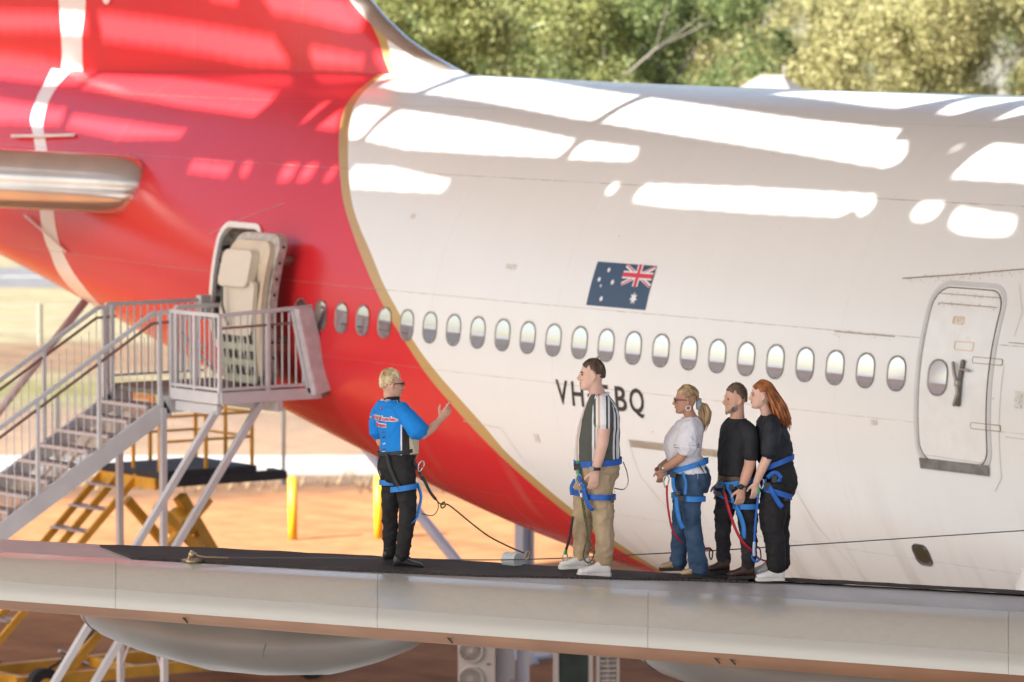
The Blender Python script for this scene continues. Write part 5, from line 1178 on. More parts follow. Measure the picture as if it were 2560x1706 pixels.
def ramp_angle(name, cx, cy, face, stops, rough=.85, xmode=False):
    """cloth whose colour changes round the body: 0 = front, 1 = back, on both sides alike (or across, in xmode)"""
    m = bpy.data.materials.new(name); m.use_nodes = True; n = m.node_tree; L = n.links.new; b = n.nodes['Principled BSDF']; b.inputs['Roughness'].default_value = rough; b.inputs['Specular IOR Level'].default_value = .25
    tc = n.nodes.new('ShaderNodeTexCoord'); mp = n.nodes.new('ShaderNodeMapping'); mp.inputs['Location'].default_value = (-cx, cy, 0); L(tc.outputs['Object'], mp.inputs[0])
    mp2 = n.nodes.new('ShaderNodeVectorRotate'); mp2.rotation_type = 'Z_AXIS'; mp2.inputs['Angle'].default_value = math.radians(face); L(mp.outputs[0], mp2.inputs[0])
    sp = n.nodes.new('ShaderNodeSeparateXYZ'); L(mp2.outputs[0] if not xmode else tc.outputs['Object'], sp.inputs[0])
    if xmode:
        mr = n.nodes.new('ShaderNodeMapRange'); mr.inputs[1].default_value = cx; mr.inputs[2].default_value = cy; L(sp.outputs[0], mr.inputs[0]); val = mr.outputs[0]
    else:
        ab = n.nodes.new('ShaderNodeMath'); ab.operation = 'ABSOLUTE'; L(sp.outputs[1], ab.inputs[0]); at = n.nodes.new('ShaderNodeMath'); at.operation = 'ARCTAN2'; L(ab.outputs[0], at.inputs[0]); L(sp.outputs[0], at.inputs[1])
        dv = n.nodes.new('ShaderNodeMath'); dv.operation = 'DIVIDE'; dv.inputs[1].default_value = PI; L(at.outputs[0], dv.inputs[0]); val = dv.outputs[0]
    rp = n.nodes.new('ShaderNodeValToRGB'); rp.color_ramp.interpolation = 'CONSTANT'; L(val, rp.inputs[0]); e = rp.color_ramp.elements
    e[0].position = 0; e[0].color = (*stops[0][1], 1); e[1].position = stops[-1][0]; e[1].color = (*stops[-1][1], 1)
    for p, c in stops[1:-1]: q = e.new(p); q.color = (*c, 1)
    L(rp.outputs[0], b.inputs['Base Color'])
    return m

# ============================ the guide, blue shirt, pointing
g = Fig('person in blue lettered shirt and black trousers, one arm raised, pointing ahead', (6.799, -14.646, 5.481), -35, SK1)
g.head((-.062, 0, 1.510), -20, .222); g.neck((-.055, 0, 1.36), .052)
T = [(.80, -.02, 0, .10, .15), (.88, -.02, 0, .12, .17), (.96, .005, 0, .135, .155), (1.05, .005, 0, .138, .158), (1.15, -.015, 0, .135, .165), (1.25, -.05, 0, .115, .18), (1.32, -.057, 0, .095, .17), (1.365, -.058, 0, .07, .11), (1.39, -.057, 0, .05, .06)]
g.torso([(z, a, b, f - .02, w - .02) for z, a, b, f, w in T], 0, g.body)
g.limb([(.045, .15, 1.30), (.13, .20, 1.20), (.195, .22, 1.11)], [.05, .045, .04]); g.limb([(.195, .22, 1.11), (.275, .16, 1.165), (.350, .09, 1.237)], [.04, .038, .026])
g.hand((.350, .09, 1.237), (.62, -.1, .75), (-.6, .45, .55), curls=(1.25, 1.15, .95, .1), thumb=-1, k=1.08)
g.limb([(-.165, -.15, 1.29), (-.175, -.17, 1.15), (-.155, -.15, 1.02)], [.05, .044, .038]); g.limb([(-.155, -.15, 1.02), (-.08, -.16, .93), (.03, -.14, .90)], [.038, .034, .026]); g.hand((.03, -.14, .90), (.9, .1, -.1), (0, -.5, .6), .7, k=.95)
for p in (((.035, .085, .82), (.075, .10, .47), (.03, .10, .09)), ((-.06, -.085, .82), (-.08, -.10, .46), (-.075, -.10, .10))): g.limb(p, [.07, .05, .035])
LIP = material('lips_rose', (.42, .15, .12), .4); g.flesh(); g.eyes(); g.lips(LIP)
GW = (.70, .72, .74)
shirt_m = ramp_angle('guide_shirt_cloth', -.035, 0, -35, [(0, (.50, .38, .16)), (.22, (.60, .52, .36)), (.46, (.045, .035, .03)), (.575, (.75, .76, .78)), (.597, (.012, .20, .58))])
mb = g.torso(T[2:], .008); mb.loft([g.ring(L3((a, b, z)), rf, rs) for z, a, b, rf, rs in [(.94, .0, 0, .145, .172), (1.0, .004, 0, .146, .168), (1.08, .0, 0, .142, .165)]])
sh = fuse('shirt', mb, .009, 3, shirt_m, g.root, .006, 7, 3.0, (1, 1, .6))
sm = cloth('guide_sleeve_cloth', (.012, .20, .58), .1)
sl = MB(); g.limb([(.01, .11, 1.33), (.06, .165, 1.27), (.12, .20, 1.205), (.175, .222, 1.135)], [.068, .076, .082, .088], sl); fuse('sleeve', sl, .008, 3, sm, sh, .004, 9, 1.0)
sl = MB(); g.limb([(-.12, -.10, 1.33), (-.165, -.155, 1.26), (-.175, -.165, 1.16), (-.168, -.16, 1.09)], [.066, .074, .08, .084], sl); fuse('sleeve', sl, .008, 3, sm, sh, .004, 9, 2.0)
mb = MB(); mb.loft([g.ring(L3((-.058, 0, 1.37)), .066, .07), g.ring(L3((-.060, 0, 1.415)), .062, .062)]); fuse('collar', mb, .007, 2, cloth('collar_black', (.025, .02, .02)), sh)
def print_on(fig, target, txt, size, centre, right, up, normal, mat, name, bold=0.0, lift=.004, parent=None):
    me = text_mesh(txt, size, bold); bv_ = BVHTree.FromPolygons([v.co.copy() for v in target.data.vertices], [tuple(p.vertices) for p in target.data.polygons])
    bm = bmesh.new(); bm.from_mesh(me); bmesh.ops.subdivide_edges(bm, edges=[e for e in bm.edges if e.calc_length() > size * .3], cuts=1, use_grid_fill=False); bmesh.ops.triangulate(bm, faces=bm.faces)
    xs = [v.co.x for v in bm.verts]; ys = [v.co.y for v in bm.verts]; mx, my = (min(xs) + max(xs)) / 2, (min(ys) + max(ys)) / 2; V = []
    for v in bm.verts:
        p = centre + right * (v.co.x - mx) + up * (v.co.y - my); h = bv_.ray_cast(p + normal * .4, -normal, .8)[0]
        V.append((h if h is not None else p) + normal * lift)
    F_ = [tuple(v.index for v in f.verts) for f in bm.faces]; bm.free(); bpy.data.meshes.remove(me)
    return add(name, V, F_, mat, parent or target)
bk = -g.F; rt = Z3.cross(bk)                                       # reading direction across the back
PR, PW = material('print_red', (.55, .015, .03), .7), material('print_white', (.75, .75, .75), .7)
cc = L3((-.05, 0, 1.225)) + bk * .1
for txt, sz_, dz, dr in (('QANTAS Founders', .047, .012, .0), ('Museum', .047, -.040, -.005)):
    c_ = cc + Z3 * dz + rt * dr
    print_on(g, sh, txt, sz_, c_, rt, (Z3 + rt * .12).normalized(), bk, PW, 'lettering', .006, .004); print_on(g, sh, txt, sz_, c_, rt, (Z3 + rt * .12).normalized(), bk, PR, 'lettering', .0012, .007)
print_on(g, sh, 'QF', .022, cc + Z3 * .095, rt, Z3, bk, PR, 'lettering', .001, .005)
print_on(g, sh, 'Since 1920', .026, L3((-.06, 0, 1.388)) + bk * .06, rt, Z3, bk, PW, 'lettering', .0004, .018)
bvs = BVHTree.FromPolygons([v.co.copy() for v in sh.data.vertices], [tuple(p.vertices) for p in sh.data.polygons])
for k, (dz, cw) in enumerate(((-.105, (.10, .09, .05)), (-.145, (.015, .015, .02)), (-.20, (.60, .60, .60)), (-.25, (.05, .05, .06)), (-.265, (.6, .6, .6)))):
    mb = MB()
    for q in ([(-.03, -.004), (.025, .004), (.03, .010), (-.02, .004)], [(-.012, -.012), (.012, .002), (.004, .005)], [(-.004, .0), (.008, .016), (.012, .012)]):
        V = []
        for a, b_ in q:
            p = cc + Z3 * (dz + b_) + rt * (a + .025); h = bvs.ray_cast(p + bk * .4, -bk, .8)[0]; V.append((h or p) + bk * .005)
        mb.raw(V, [tuple(range(len(V)))])
    mb.build('aircraft_print', material('print_plane_%d' % k, cw, .7), sh)
pm = cloth('guide_trousers', (.022, .020, .021), .25, .8)
mb = g.torso([(.70, -.005, 0, .085, .13), (.76, -.012, 0, .12, .165), (.83, -.02, 0, .135, .18), (.90, -.02, 0, .13, .172), (.97, -.017, 0, .12, .162)], 0)
g.limb([(.04, .09, .83), (.055, .095, .66), (.073, .10, .47), (.055, .10, .28), (.028, .10, .085)], [.10, .088, .069, .062, .054], mb); g.limb([(-.055, -.085, .83), (-.065, -.095, .66), (-.078, -.10, .46), (-.078, -.10, .28), (-.075, -.10, .095)], [.10, .088, .068, .06, .052], mb)
tro = fuse('trousers', mb, .009, 3, pm, g.root, .007, 9, 5.0, (1, 1, .7))
SHB = material('shoe_black_leather', (.018, .017, .017), .32); SOB = material('sole_black', (.025, .024, .024), .8)
g.shoe((-.045, .10, -.012), (.205, .055, -.025), SHB, SOB, .10, .046, .1); g.shoe((-.135, -.10, .02), (.10, -.15, .01), SHB, SOB, .10, .046, .1)
hm = hair_mat('hair_blond', (.62, .50, .30), (.36, .26, .13)); P = short_hair(g, 4, hm, .036, .020, 1200, .12, .45)
clumps(g, 'hair', hm, P); g.glasses(DKM)
# harness of the guide
TH = Z3 * 0
g.band((-.018, 0, .955), .137, .178, .03, BLKW, 'waist_belt', (.12, .02))
g.band((.045, .095, .665), .108, .112, .045, BLUE2, 'thigh_strap', (.16, .05), sq=2.0); g.band((-.055, -.09, .69), .106, .112, .045, BLUE2, 'thigh_strap', (.0, .05), sq=2.0)
g.strap([(-.10, .155, .95), (-.075, .17, .85), (-.03, .185, .74), (.02, .205, .66)], .03, (.9, .2, .2), BLKW, 'rear_strap'); g.strap([(-.16, .02, .93), (-.175, -.02, .82), (-.15, -.03, .72)], .028, (.3, .9, 0), BLKW, 'rear_strap')
g.strap([(.155, .12, .70), (.185, .13, .60), (.17, .13, .50), (.15, .14, .42), (.105, .14, .375)], .038, (.55, .75, .2), BLUE2, 'loose_strap')
g.rope([(.128, .10, .88), (.17, .10, .80), (.20, .09, .73)], .014, DKM, 'lanyard_fitting'); g.karabiner((.185, .12, .845), .09, STEEL, (.4, 0, 1))
g.rope([(.185, .11, .77), (.25, .10, .655), (.31, .10, .565), (.345, .10, .53), (.375, .10, .545), (.385, .10, .515), (.36, .10, .495), (.35, .10, .52), (.40, .09, .525), (.47, .08, .475), (.60, .02, .36), (.74, -.06, .245), (.88, -.15, .16), (1.035, -.22, .082)], .007, ROPE, 'lanyard', 90)
g.rope([(.20, .11, .75), (.26, .11, .63), (.305, .11, .57)], .013, BLKW, 'lanyard_sleeve'); g.rope([(.32, .10, .56), (.325, .10, .49), (.28, .11, .435), (.19, .12, .45)], .004, BLKW, 'lanyard_tail')
g.karabiner((1.065, -.24, .06), .075, M_BRASS, (.3, 0, 1))

# ============================ man in the striped shirt
m = Fig('person in green and white striped t-shirt, khaki trousers and white sneakers, watch on wrist', (7.686, -13.293, 5.406), 180, SK2)
m.head((-.012, 0, 1.655), 180, .245); m.neck((.045, 0, 1.475), .066)
T = [(.86, .03, 0, .175, .20), (.95, .035, 0, .180, .198), (1.05, .03, 0, .178, .198), (1.15, .035, 0, .175, .205), (1.25, .05, 0, .165, .21), (1.35, .06, 0, .145, .215), (1.42, .058, 0, .115, .195), (1.475, .05, 0, .08, .12), (1.50, .045, 0, .065, .075)]
m.torso([(z, a, b, f - .02, w - .02) for z, a, b, f, w in T], 0, m.body)
m.limb([(.075, .21, 1.40), (.08, .24, 1.27), (.072, .255, 1.125)], [.062, .058, .05]); m.limb([(.072, .255, 1.125), (.04, .27, 1.0), (.012, .28, .885)], [.05, .047, .033])
m.hand((.012, .28, .885), (-.15, 0, -1), (-.9, .25, .1), .42, thumb=1, k=1.1)
m.limb([(.07, -.21, 1.40), (.075, -.25, 1.26), (.07, -.26, 1.12), (.03, -.27, .99), (.0, -.27, .88)], [.062, .058, .05, .046, .032]); m.hand((0, -.27, .88), (-.1, 0, -1), (-.9, -.3, 0), .4, thumb=-1, k=1.1)
for p in (((.04, .10, .84), (.07, .11, .46), (.075, .11, .09)), ((.01, -.10, .84), (-.09, -.11, .47), (-.10, -.11, .11))): m.limb(p, [.08, .06, .04])
m.flesh(); m.eyes(); m.lips(LIP); hmb = hair_mat('hair_dark_brown', (.085, .048, .028), (.03, .018, .012)); m.brows(hmb)
WHT, GRN, BGE, BLKc = (.70, .69, .70), (.085, .088, .075), (.56, .40, .29), (.018, .018, .02)
sm = ramp_angle('striped_shirt', .035, 0, 180, [(0, WHT), (.14, BGE), (.2, WHT), (.215, GRN), (.42, WHT), (.45, BLKc), (.462, WHT), (.49, BLKc), (.50, GRN), (.70, WHT), (.745, BLKc), (.775, WHT), (.88, GRN)])
mb = m.torso(T[1:], .006); mb.loft([m.ring(L3((a, b, z)), rf, rs) for z, a, b, rf, rs in [(.93, .035, 0, .188, .203), (1.0, .033, 0, .186, .203), (1.1, .033, 0, .178, .202)]])
sh = fuse('t_shirt', mb, .0095, 3, sm, m.root, .006, 6, 9.0, (1, 1, .6))
slm = ramp_angle('striped_sleeve', -.02, .16, 0, [(0, GRN), (.19, WHT), (.28, BGE), (.38, WHT), (.66, BLKc), (.74, WHT), (.83, GRN)], xmode=True)
for sg_ in (1, -1):
    sl = MB(); m.limb([(.062, .15 * sg_, 1.45), (.075, .20 * sg_, 1.40), (.078, .235 * sg_, 1.32), (.076, .25 * sg_, 1.262)], [.075, .08, .082, .078], sl); fuse('sleeve', sl, .008, 3, slm, sh, .003, 9, 1.0 + sg_)
mb = MB(); mb.path([L3((.045 + .078 * math.cos(a), .082 * math.sin(a), 1.487 + .02 * math.cos(a))) for a in [2 * PI * j / 24 for j in range(25)]], .012, 8); mb.build('neckband', cloth('neckband_white', WHT), sh, True)
kh = cloth('khaki_cotton', (.43, .325, .205), .14, .85)
mb = m.torso([(.74, .025, 0, .13, .17), (.80, .03, 0, .168, .192), (.87, .035, 0, .182, .198), (.935, .035, 0, .178, .195)], 0)
m.limb([(.055, .10, .84), (.06, .105, .66), (.082, .11, .47), (.09, .11, .27), (.085, .11, .09)], [.12, .106, .086, .076, .064], mb); m.limb([(-.0, -.10, .84), (-.055, -.105, .67), (-.085, -.11, .48), (-.095, -.11, .28), (-.095, -.11, .115)], [.12, .104, .083, .073, .06], mb)
tro = fuse('trousers', mb, .0095, 2, kh, m.root, .011, 9, 15.0, (1, 1, .9))
m.strap([(.155, .225, .83), (.15, .23, .76), (.175, .215, .70)], .004, (0, 1, 0), cloth('khaki_seam', (.26, .18, .1)), 'pocket_seam', parent=tro)
WSH, WSO = material('sneaker_white', (.72, .71, .70), .5, var=.06, vscale=14), material('sneaker_sole', (.66, .64, .60), .6)
m.shoe((.138, .11, -.006), (-.14, .13, -.006), WSH, WSO, .115, .05, .1); m.shoe((-.03, -.11, .035), (-.29, -.09, .03), WSH, WSO, .11, .05, .1)
mb = MB()
for k in range(5): mb.path([L3((-.01 - k * .02, .085, .112 - k * .009)), L3((-.015 - k * .02, .145, .112 - k * .009))], .005, 5)
for k in range(4): mb.path([L3((-.17 - k * .02, -.14, .14 - k * .009)), L3((-.175 - k * .02, -.07, .14 - k * .009))], .005, 5)
mb.build('shoelaces', WSO, m.root, True)
P = short_hair(m, 8, hmb, .030, .018, 1500, .10, .35)
for k in range(4): a = m.scalp(1.9, .1 * k - .2, .01); P.append(([a, a + Vector((.012 - .006 * k, 0, .018)), a + Vector((.03 - .014 * k, 0, .034))], .0022))
clumps(m, 'hair', hmb, P)
m.band((.012, .28, .905), .036, .036, .026, BLKW, 'watch_strap', sq=2.0); wc = MB(); wc.box(L3((-.022, .316, .89)) - Vector((.018, .004, .0)), L3((-.022, .316, .89)) + Vector((.018, .006, .036))); wc.build('watch_face', material('watch_grey', (.25, .25, .26), .25, .6), m.root)
m.band((.035, 0, .937), .196, .208, .05, BLUE, 'waist_belt', (.06, 0)); m.band((.055, .10, .655), .124, .13, .046, BLUE, 'thigh_strap', (-.03, .04), sq=2.1); m.band((-.05, -.10, .68), .12, .13, .046, BLUE, 'thigh_strap', (.05, 0), sq=2.1)
m.box = None
MB().box(L3((-.135, .14, .90)) - Vector((.03, .02, .02)), L3((-.135, .14, .90)) + Vector((.03, .02, .035))).build('buckle', DKM, m.root); MB().box(L3((.155, .235, .64)) - Vector((.012, .012, .02)), L3((.155, .235, .64)) + Vector((.012, .012, .025))).build('buckle', DKM, m.root)
m.strap([(.245, .06, .94), (.275, .08, .86), (.285, .09, .77), (.25, .09, .715), (.17, .10, .725)], .022, (.1, .9, .3), BLKW, 'rear_strap')
m.strap([(-.155, .10, .80), (-.185, .12, .74), (-.18, .12, .67)], .03, (.8, .3, .2), BLUE, 'loose_strap'); m.strap([(-.085, .20, .76), (-.065, .22, .65), (-.03, .23, .575), (.0, .23, .56)], .034, (.8, .3, .3), BLUE, 'loose_strap')
m.strap([(-.12, .15, .88), (-.115, .18, .80), (-.075, .21, .75)], .032, (.8, .3, .2), BLUE, 'front_strap')
m.rope([(-.135, .14, .95), (-.13, .15, .88), (-.125, .16, .80)], .012, GREENB, 'clip'); m.karabiner((-.125, .17, .80), .10, STEEL, (0, 0, 1)); m.karabiner((-.10, .19, .73), .10, M_BRASS, (.1, 0, 1)); m.rope([(-.10, .19, .69), (-.10, .2, .66)], .017, STEEL, 'lanyard_fitting')
m.rope([(-.105, .20, .68), (-.085, .21, .54), (-.06, .22, .40), (-.04, .23, .29), (-.0, .24, .20), (-.03, .24, .125), (-.07, .24, .135), (-.088, .24, .19), (-.06, .23, .31), (-.055, .22, .42), (-.075, .21, .55), (-.095, .20, .66)], .0075, ROPE, 'lanyard', 60)
m.strap([(-.17, .02, .48), (-.185, .0, .38), (-.20, -.02, .29), (-.228, -.05, .19)], .022, (.8, .4, .2), BLKW, 'cable_lanyard'); m.rope([(-.228, -.05, .19), (-.232, -.06, .16)], .014, GREENB, 'clip'); m.karabiner((-.235, -.08, .125), .09, STEEL, (0, 0, 1))

# ============================ woman in the white blouse
w3 = Fig('person in white blouse and blue jeans with blond ponytail and hoop earrings', (8.064, -12.591, 5.378), 172, SK3)
w3.head((-.020, 0, 1.462), 176, .215); w3.neck((.03, 0, 1.31), .05)
T = [(.84, .035, 0, .135, .17), (.90, .0, 0, .142, .17), (.96, -.03, 0, .128, .155), (1.03, -.045, 0, .135, .155), (1.10, -.045, 0, .15, .165), (1.17, -.03, 0, .14, .17), (1.24, -.0, 0, .115, .17), (1.29, .015, 0, .085, .13), (1.325, .025, 0, .05, .06)]
w3.torso([(z, a, b, f - .02, w - .02) for z, a, b, f, w in T], 0, w3.body)
w3.limb([(.005, .165, 1.25), (-.03, .205, 1.13), (-.06, .215, 1.015)], [.052, .048, .042]); w3.limb([(-.06, .215, 1.015), (-.14, .19, .955), (-.212, .13, .90)], [.042, .039, .028])
w3.hand((-.212, .13, .90), (-.15, -.25, -1), (-.9, .3, .1), .55, thumb=1, k=.95)
w3.limb([(.0, -.165, 1.25), (-.035, -.20, 1.13), (-.065, -.21, 1.01), (-.14, -.16, .95), (-.225, -.06, .905)], [.052, .048, .042, .038, .027]); w3.hand((-.225, -.05, .905), (-.1, .55, -.8), (-.8, .2, .4), .7, thumb=-1, k=.95)
for p in (((.04, .085, .80), (.03, .10, .43), (.085, .10, .09)), ((-.0, -.085, .80), (-.06, -.10, .43), (-.09, -.10, .1))): w3.limb(p, [.07, .05, .035])
w3.flesh(); w3.eyes(); w3.lips(LIP)
bl = cloth('blouse_white', (.70, .68, .72), .07, .8)
mb = w3.torso(T[1:], .010); mb.loft([w3.ring(L3((a, b, z)), rf, rs) for z, a, b, rf, rs in [(.865, .03, 0, .16, .185), (.92, .0, 0, .158, .182), (1.0, -.03, 0, .15, .172)]])
sh = fuse('blouse', mb, .009, 3, bl, w3.root, .007, 8, 4.0, (1, 1, .5))
for sg_ in (1, -1):
    sl = MB(); w3.limb([(.02, .11 * sg_, 1.29), (.005, .165 * sg_, 1.235), (-.012, .195 * sg_, 1.16), (-.022, .212 * sg_, 1.085)], [(.062, .062), (.075, .075), (.088, .09), (.10, .11)], sl); o = fuse('sleeve', sl, .0085, 2, bl, sh, .006, 12, sg_ * 3.0, (1, 1, .3))
    for dz in (1.115, 1.095): w3.band((-.016, .205 * sg_, dz), .106, .098, .006, cloth('blouse_trim', (.28, .25, .29)), 'sleeve_trim', F=Vector((1, 0, 0)), parent=sh, sq=2.0, th=.003)
def denim():
    d_ = cloth('denim_blue', (.045, .085, .155), .3, .85, 7); return d_
dn = denim()
mb = w3.torso([(.70, .035, 0, .12, .15), (.76, .04, 0, .148, .175), (.82, .04, 0, .152, .178), (.88, .03, 0, .142, .17), (.91, .022, 0, .138, .168)], 0)
w3.limb([(.045, .085, .79), (.025, .095, .62), (.035, .10, .43), (.06, .10, .25), (.09, .10, .045)], [.105, .086, .071, .069, .08], mb); w3.limb([(.0, -.085, .79), (-.035, -.095, .62), (-.06, -.10, .43), (-.07, -.10, .26), (-.075, -.10, .085)], [.105, .084, .068, .064, .073], mb)
tro = fuse('jeans', mb, .009, 2, dn, w3.root, .010, 9, 21.0, (1, 1, .9))
pk = MB()
for a, c in (((.075, .87), (.135, .87)), ((.135, .87), (.14, .77)), ((.14, .77), (.11, .745)), ((.11, .745), (.08, .77)), ((.08, .77), (.075, .87)), ((.085, .80), (.105, .775)), ((.105, .775), (.13, .82))):
    pk.path([L3((a[0], .175 - (a[0] - .075) * .75, a[1])), L3((c[0], .175 - (c[0] - .075) * .75, c[1]))], .0025, 5)
pk.build('pocket_stitching', cloth('stitch_pale', (.35, .38, .42)), tro)
TB, TSO = material('boot_tan', (.45, .32, .18), .7, var=.1, vscale=12), material('boot_sole_dark', (.03, .028, .027), .8)
w3.shoe((.13, .10, .0), (-.065, .11, -.003), TB, TSO, .10, .047, .1, 'boot'); w3.shoe((-.03, -.10, .03), (-.235, -.09, .028), TB, TSO, .10, .047, .1, 'boot')
hb_ = hair_mat('hair_honey', (.42, .29, .15), (.17, .10, .05)); rnd = random.Random(12); P = []
tie = w3.hp(-.112, 0, -.03)
for k in range(300):
    l = rnd.uniform(-1.35, 1.35); f_ = rnd.uniform(.55, 2.2)
    if f_ < .8 and abs(l) > .9: continue
    a = w3.scalp(f_, l, .006); pts = [a]
    for t in (.3, .6, .85): q = w3.scalp(f_ + (3.0 - f_) * t, l * (1 - .75 * t), .014 + .006 * math.sin(t * 3)); pts.append(q)
    pts.append(tie + Vector((rnd.uniform(-.012, .012), rnd.uniform(-.012, .012), rnd.uniform(-.015, .015)))); P.append((pts, rnd.uniform(.009, .014)))
clumps(w3, 'hair', hb_, [(p, r_ * .9) for p, r_ in P])
P = []
for k in range(90):
    a = tie + Vector((rnd.uniform(-.015, .01), rnd.uniform(-.018, .018), rnd.uniform(-.015, .015))); sp = rnd.uniform(-.04, .045); sy = rnd.uniform(-.035, .035)
    P.append(([a, a + Vector((.045 + sp * .5, sy * .6, -.02)), a + Vector((.06 + sp, sy, -.085)), a + Vector((.055 + sp * .9, sy, -.15)), a + Vector((.038 + sp * .5, sy * .5, -.20 + rnd.uniform(-.03, .02)))], rnd.uniform(.007, .012)))
clumps(w3, 'ponytail', hb_, P)
mb = MB()
for k in range(14): a = 2 * PI * k / 14; mb.ball(tie + Vector((.012 * (k % 2), .032 * math.cos(a), .034 * math.sin(a))), .018, .016, .018, 8, 6)
mb.build('scrunchie', cloth('scrunchie_grey', (.26, .29, .33)), w3.root, True)
w3.glasses(material('glasses_dark', (.04, .03, .03), .3))
for l in (-1, 1): c = w3.hp(-.014, .088 * l, -.058); MB().path([c + Vector((.021 * math.cos(a), 0, .021 * math.sin(a))) for a in [2 * PI * j / 20 for j in range(21)]], .0042, 6, caps=False).build('earring', material('earring_pale', (.75, .72, .68), .25, .5), w3.root, True)
w3.band((-.205, .13, .915), .032, .032, .016, STEEL, 'watch_strap', sq=2.0); MB().path([L3((-.21, .162, .915)), L3((-.21, .172, .915))], .02, 14).build('watch_face', material('watch_pale', (.5, .48, .42), .25, .6), w3.root, True)
w3.band((-.005, 0, .915), .168, .19, .046, BLUE2, 'waist_belt', (.30, .05)); w3.band((.035, .09, .655), .105, .112, .044, BLUE2, 'thigh_strap', (-.03, .04), sq=2.1); w3.band((-.03, -.09, .66), .10, .11, .044, BLUE2, 'thigh_strap', (0, 0), sq=2.1)
for c in ((-.13, .15, .86), (-.095, .17, .70), (-.06, .195, .665)): MB().box(L3(c) - Vector((.025, .015, .022)), L3(c) + Vector((.025, .015, .022))).build('buckle', DKM, w3.root)
w3.strap([(.075, .175, .955), (.115, .16, .90), (.15, .13, .81), (.14, .12, .73), (.105, .11, .70)], .02, (.1, .9, .3), BLKW, 'rear_strap'); w3.strap([(-.05, .19, .88), (-.025, .21, .80), (-.03, .215, .70)], .022, (.8, .3, .2), BLUE2, 'side_strap')
w3.strap([(-.13, .15, .86), (-.125, .165, .76), (-.10, .185, .70)], .03, (.8, .3, .2), BLUE2, 'front_strap'); w3.strap([(-.10, .19, .68), (-.10, .20, .60), (-.085, .21, .52), (-.065, .21, .45), (-.045, .21, .415)], .036, (.8, .3, .3), BLUE2, 'loose_strap')
w3.strap([(-.178, .14, .77), (-.178, .14, .68), (-.165, .14, .55), (-.14, .14, .42), (-.10, .13, .335), (-.04, .10, .28)], .02, (.7, .6, .1), REDW, 'red_lanyard'); w3.karabiner((-.185, .13, .80), .10, STEEL, (.05, 0, 1))
w3.strap([(.14, -.25, .19), (.18, -.26, .195), (.205, -.26, .19)], .022, (0, .2, 1), REDW, 'red_lanyard'); w3.karabiner((.205, -.26, .145), .085, DKM, (0, 0, 1), .36)

# ============================ bearded man in black polo
m4 = Fig('person in black polo shirt and dark jeans with grey beard and brown boots', (8.221, -12.189, 5.352), 156, SK1)
m4.head((-.018, 0, 1.488), 160, .225); m4.neck((.0, 0, 1.315), .06)
T = [(.80, .005, 0, .13, .175), (.86, .0, 0, .135, .175), (.95, -.005, 0, .138, .172), (1.04, .0, 0, .142, .18), (1.13, .01, 0, .142, .195), (1.20, .02, 0, .125, .20), (1.26, .018, 0, .105, .19), (1.29, .012, 0, .085, .13), (1.308, .006, 0, .064, .085)]
m4.torso([(z, a, b, f - .02, w - .02) for z, a, b, f, w in T], 0, m4.body)
m4.limb([(.09, .185, 1.235), (.105, .215, 1.10), (.095, .225, .965)], [.06, .056, .048]); m4.limb([(.095, .225, .965), (.06, .235, .86), (.03, .245, .765)], [.048, .045, .032])
m4.hand((.03, .245, .765), (-.15, 0, -1), (-.85, .3, .1), .6, thumb=1, k=1.05)
m4.limb([(-.06, -.195, 1.235), (-.08, -.23, 1.1), (-.09, -.24, .965), (-.11, -.23, .86), (-.13, -.2, .77)], [.06, .056, .046, .042, .03]); m4.hand((-.13, -.2, .77), (-.1, .1, -1), (-.85, -.3, 0), .5, thumb=-1, k=1.05)
for p in (((.06, .09, .76), (.085, .10, .42), (.09, .10, .09)), ((-.06, -.09, .76), (-.11, -.10, .42), (-.10, -.10, .1))): m4.limb(p, [.075, .055, .04])
m4.flesh(); m4.eyes()
pb = cloth('polo_black', (.020, .0205, .024), .3, .75)
mb = m4.torso(T[1:], .009); sh = fuse('polo_shirt', mb, .009, 3, pb, m4.root, .006, 7, 7.0, (1, 1, .6))
for sg_, x in ((1, .09), (-1, -.06)):
    sl = MB(); m4.limb([(x * .5, .13 * sg_, 1.275), (x, .185 * sg_, 1.22), (x * 1.15, .215 * sg_, 1.12), (x * 1.12, .225 * sg_, 1.02)], [.068, .076, .074, .066], sl); fuse('sleeve', sl, .008, 3, pb, sh, .003, 9, sg_ * 2.0)
mb = MB(); mb.loft([m4.ring(L3((.006, 0, 1.285)), .086, .096), m4.ring(L3((.004, 0, 1.318)), .075, .080), m4.ring(L3((.006, 0, 1.330)), .070, .074)]); fuse('collar', mb, .007, 2, pb, sh)
dj = cloth('jeans_charcoal', (.035, .033, .037), .3, .85, 7)
mb = m4.torso([(.66, .0, 0, .115, .15), (.72, .005, 0, .142, .18), (.78, .008, 0, .145, .182), (.85, .004, 0, .138, .176)], 0)
m4.limb([(.06, .09, .74), (.075, .095, .58), (.085, .10, .42), (.095, .10, .26), (.088, .10, .085)], [.105, .09, .073, .064, .058], mb); m4.limb([(-.06, -.09, .74), (-.095, -.095, .58), (-.112, -.10, .42), (-.112, -.10, .27), (-.10, -.10, .10)], [.105, .088, .07, .06, .053], mb)
tro = fuse('jeans', mb, .009, 2, dj, m4.root, .012, 10, 31.0, (1, 1, 1.2))
BB = material('boot_brown', (.055, .026, .018), .4, var=.2, vscale=10)
m4.shoe((.14, .10, .0), (-.085, .115, -.002), BB, TSO, .115, .05, .2, 'boot'); m4.shoe((-.06, -.10, .02), (-.25, -.08, .018), BB, TSO, .115, .05, .2, 'boot')
hg = hair_mat('hair_brown_tousled', (.14, .088, .055), (.05, .032, .022)); rnd = random.Random(18); P = short_hair(m4, 18, hg, .034, .018, 1300, .16, .5)
clumps(m4, 'hair', hg, P)
P = []
